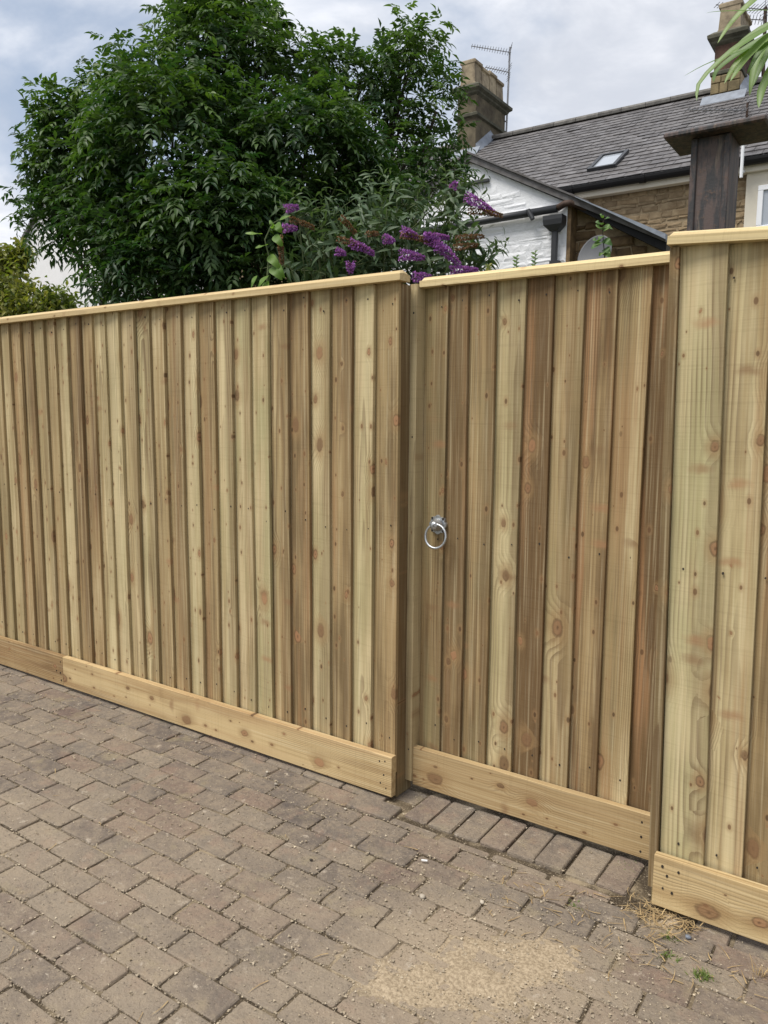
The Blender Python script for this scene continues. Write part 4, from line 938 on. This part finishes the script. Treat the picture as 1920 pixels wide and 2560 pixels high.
# bush at the far left
DL = 8.0
lb = atd(20, 900, DL); lb[2] = -.06
bush = thing('yellowish_bush', tuple(lb), 'yellow green bush at the end of the fence before the white house', 'bush')
LP = []; bs_ = MB()
for (cx, cy, rp, dz) in ((10, 740, 75, 0), (-40, 700, 90, .2), (60, 780, 60, -.1), (50, 640, 18, .3), (-10, 660, 40, .2), (140, 770, 55, .3)):
    c = atd(cx, cy, DL+dz); r = rp/FPX*DL; n = int(60+900*r*r); u = rand_unit(n); p = c+u*(r*rng.random(n)**.4)[:, None]
    for _ in range(9): LP.append(leaflets(p+rng.normal(0, .05, (n, 3)), rand_unit(n)+[0, 0, -.1], rand_unit(n)+[0, 0, .8], rng.uniform(.05, .09, n), np.full(n, .035), np.clip(rng.normal(.45, .3, n)-(cx > 100)*.5, 0, 1)))
    bs_.tube([lb, (lb+c)/2+[.05, 0, .1], c], [.03, .018, .008], 5)
V, F, T = merge(LP); link('foliage', quickmesh('foliage', V, F, M['bushleaf'], False, T), bush, tuple(lb)); bs_.build('stems', M['bark'], bush, tuple(lb))
# bamboo arching in from the right, rooted behind the short fence run
YBm = 2.75
root = np.array([.25, YBm+.1, -.06])
bam = thing('bamboo', tuple(root), 'bamboo with long arching green leaves hanging over the short fence run', 'bamboo')
tip = onY(1935, 110, YBm); tip2 = onY(1950, 20, YBm); tip3 = onY(1945, 190, YBm)
for k, tp in enumerate((tip, tip2, tip3)):
    r0 = root+[.06*k, .03*k, 0]
    MB().tube([r0, r0*.6+tp*.4+[.18, 0, .35], r0*.25+tp*.75+[.10, 0, .30], tp], [.009, .008, .006, .003], 7).build('cane', M['stem'], bam, tuple(r0))
lv = [([(1935, -30), (1887, 0), (1829, 57), (1794, 108)], .026), ([(1940, 60), (1880, 95), (1816, 139), (1750, 205), (1742, 252)], .024), ([(1940, 75), (1848, 133), (1793, 176), (1784, 205)], .022), ([(1938, 85), (1851, 149), (1811, 209)], .026),
      ([(1930, 80), (1864, 149), (1826, 203)], .026), ([(1925, 95), (1889, 158), (1874, 240)], .026), ([(1935, 100), (1908, 152), (1878, 222)], .03), ([(1940, 170), (1905, 222), (1897, 270)], .026), ([(1935, 100), (1828, 136), (1760, 163), (1709, 191)], .006), ([(1940, 50), (1855, 108), (1827, 150)], .026), ([(1935, 25), (1804, 28), (1764, 33)], .004), ([(1950, 140), (1915, 200), (1900, 262)], .028), ([(1945, 95), (1900, 130), (1868, 185)], .022)]
for pts, w in lv:
    yy = YBm+random.uniform(-.12, .12); strip_leaf(bam, 'leaf', [onY(a, b_, yy-.03*i) for i, (a, b_) in enumerate(pts)], w*1.1, M['bamboo'], random.random(), .3)

# ------------------------------------------------------------------ litter on the paving
def scatter_ok(x, y):
    q = pj((x, y, 0)); return -20 < q[0] < W0+20 and q[1] < H0+20
mb = MB(); cnt = 0
joints_x = [(-1.336 if k % 2 == 0 else -1.236)-.0035*k for k in range(18)]
tet = np.array([(1, 0, -.4), (-.5, .87, -.4), (-.5, -.87, -.4), (0, 0, 1.)])
def grit(x, y, s, z=0):
    A = rng.normal(size=(3, 3)); Q, _ = np.linalg.qr(A); mb.add((tet@Q)*s*[1, 1, .6]+[x, y, z+s*.3], [(0, 2, 1), (0, 1, 3), (1, 2, 3), (2, 0, 3)])
while cnt < 9500:
    m_ = random.random(); x = random.uniform(-4.4, -.05); y = random.uniform(.8, 2.4)
    if m_ < .55: k = random.randrange(0, 17); y = 2.149-.0995*k+random.gauss(0, .006)
    elif m_ < .7:
        k = random.randrange(0, 17); y = 2.099-.0995*k+random.uniform(-.05, .05); x = joints_x[k]+.2*random.randrange(-16, 7)+random.gauss(0, .005)
    elif m_ < .80: x = random.gauss(-.8, .25); y = random.gauss(1.7, .2)
    if not scatter_ok(x, y): continue
    s = min(.0065, max(.0009, random.lognormvariate(-5.95, .42))); grit(x, y, s, .001 if m_ > .7 else -.003); cnt += 1
tag(mb.build('grit', M['grit']), 'loose pale grit and sand grains lying in the paving joints', 'grit', None, 'stuff')
def blade(mb_, p, d, L, w, curl=.3):
    d = np.array(d, float); d /= np.linalg.norm(d); s = np.cross(d, [0, 0, 1.]); s /= np.linalg.norm(s)+1e-6; k = rng.normal(0, curl)
    ps = [p+d*L*t_+s*k*L*t_*t_-np.array([0, 0, .35*L*t_*t_*d[2]]) for t_ in (0, .4, .75, 1)]
    vs = []
    for i, q in enumerate(ps): ww = w*(1, .9, .6, .1)[i]; vs += [q+s*ww, q-s*ww]
    mb_.add(vs, [(0, 1, 3, 2), (2, 3, 5, 4), (4, 5, 7, 6)])
st = MB()
for i in range(330):
    if i < 210: x, y = random.gauss(-.475, .045), random.gauss(2.165, .045); z = .006
    elif i < 290: x, y = random.uniform(-.95, -.2), random.gauss(2.02, .07); z = .004
    else: x, y = random.uniform(-3.8, -.3), random.uniform(.9, 2.2); z = .003
    if not scatter_ok(x, y): continue
    blade(st, np.array([x, y, z+random.random()*.012*(i < 210)]), (random.gauss(0, 1), random.gauss(0, 1), abs(random.gauss(.0, .22 if i < 210 else .04))), random.uniform(.015, .065), random.uniform(.0009, .0019))
for (px, py, n) in ((1905, 2440, 26), (1470, 2290, 8)):
    g0 = onZ(px, py, 0)
    for _ in range(n): blade(st, g0+[random.gauss(0, .012), random.gauss(0, .012), 0], (random.gauss(0, .5), random.gauss(0, .5), 1), random.uniform(.03, .07), .0009)
tag(st.build('straw', M['straw']), 'dry straw and dead grass round the foot of the short fence run', 'straw', None, 'stuff')
def tuft(px, py, n, h, label, spread=.012):
    g0 = onZ(px, py, 0); mb_ = MB()
    for _ in range(n): blade(mb_, g0+[random.gauss(0, spread), random.gauss(0, spread*.7), -.004], (random.gauss(0, .55), random.gauss(0, .55), 1), random.uniform(.5, 1.1)*h, .0016)
    V = np.array(mb_.v); me = quickmesh('grass_tuft', V-g0, np.array(mb_.f), M['grass'], False, rng.random(len(V)))
    tag(reg(bpy.data.objects.new('grass_tuft', me), None, tuple(g0)), label, 'grass')
tuft(1757, 2443, 60, .032, 'green grass tuft in a paving joint below the short fence run')
tuft(1437, 2265, 24, .018, 'small green grass tuft in the joint in front of the gate')
tuft(1665, 2390, 30, .022, 'mossy grass in the paving joint under the straw', .016)
tuft(1570, 2168, 46, .02, 'green weeds under the hinge end of the gate', .022)
tuft(1675, 2345, 20, .03, 'pale grass blades beside the straw at the post foot')
pebs = [(490, 1856, .0055, 'pale round pebble on the paving beside the fence plank'), (668, 1932, .008, 'largest pale pebble lying under the long fence'), (690, 1962, .0075, 'flat pale pebble on the dark paving'), (864, 2024, .006, 'round pebble against the raised paver near the post'), (285, 1900, .006, 'brown pebble on the paving in the open'), (778, 2152, .006, 'black pebble in a paving joint'), (1056, 2245, .011, 'broad flat cream stone chip set on the pavers'), (1205, 2258, .009, 'pale leaf shaped stone chip in a joint'), (1720, 2345, .009, 'blue grey pebble at the edge of the straw'), (500, 1858, .004, 'tiny cream pebble under the gravel board')]
for (px, py, r, lab) in pebs:
    g0 = onZ(px, py, 0); mb_ = MB(); a0 = random.random()*6; k = [1+random.gauss(0, .12) for _ in range(8)]
    mb_.loft([[(r*f*k[j]*math.cos(a0+j*.785), r*f*.8*k[j]*math.sin(a0+j*.785), z*r) for j in range(8)] for f, z in ((.6, -.2), (1, .2), (.9, .6), (.45, .9))])
    o = mb_.build('pebble', M['nail'] if 'black' in lab else (M['lead'] if 'blue' in lab else M['pebble']), None, tuple(g0+[0, 0, .001]), rel=False, smooth=True); tag(o, lab, 'pebble', 'loose pebbles on the paving')
g0 = onZ(1061, 2151, .004)
o = MB().tube([(-.009, -.004, 0), (.009, .004, 0)], .0032, 6).build('paper_scrap', M['paper'], None, tuple(g0), rel=False); tag(o, 'small white paper stub lying on the paving before the gate', 'litter')
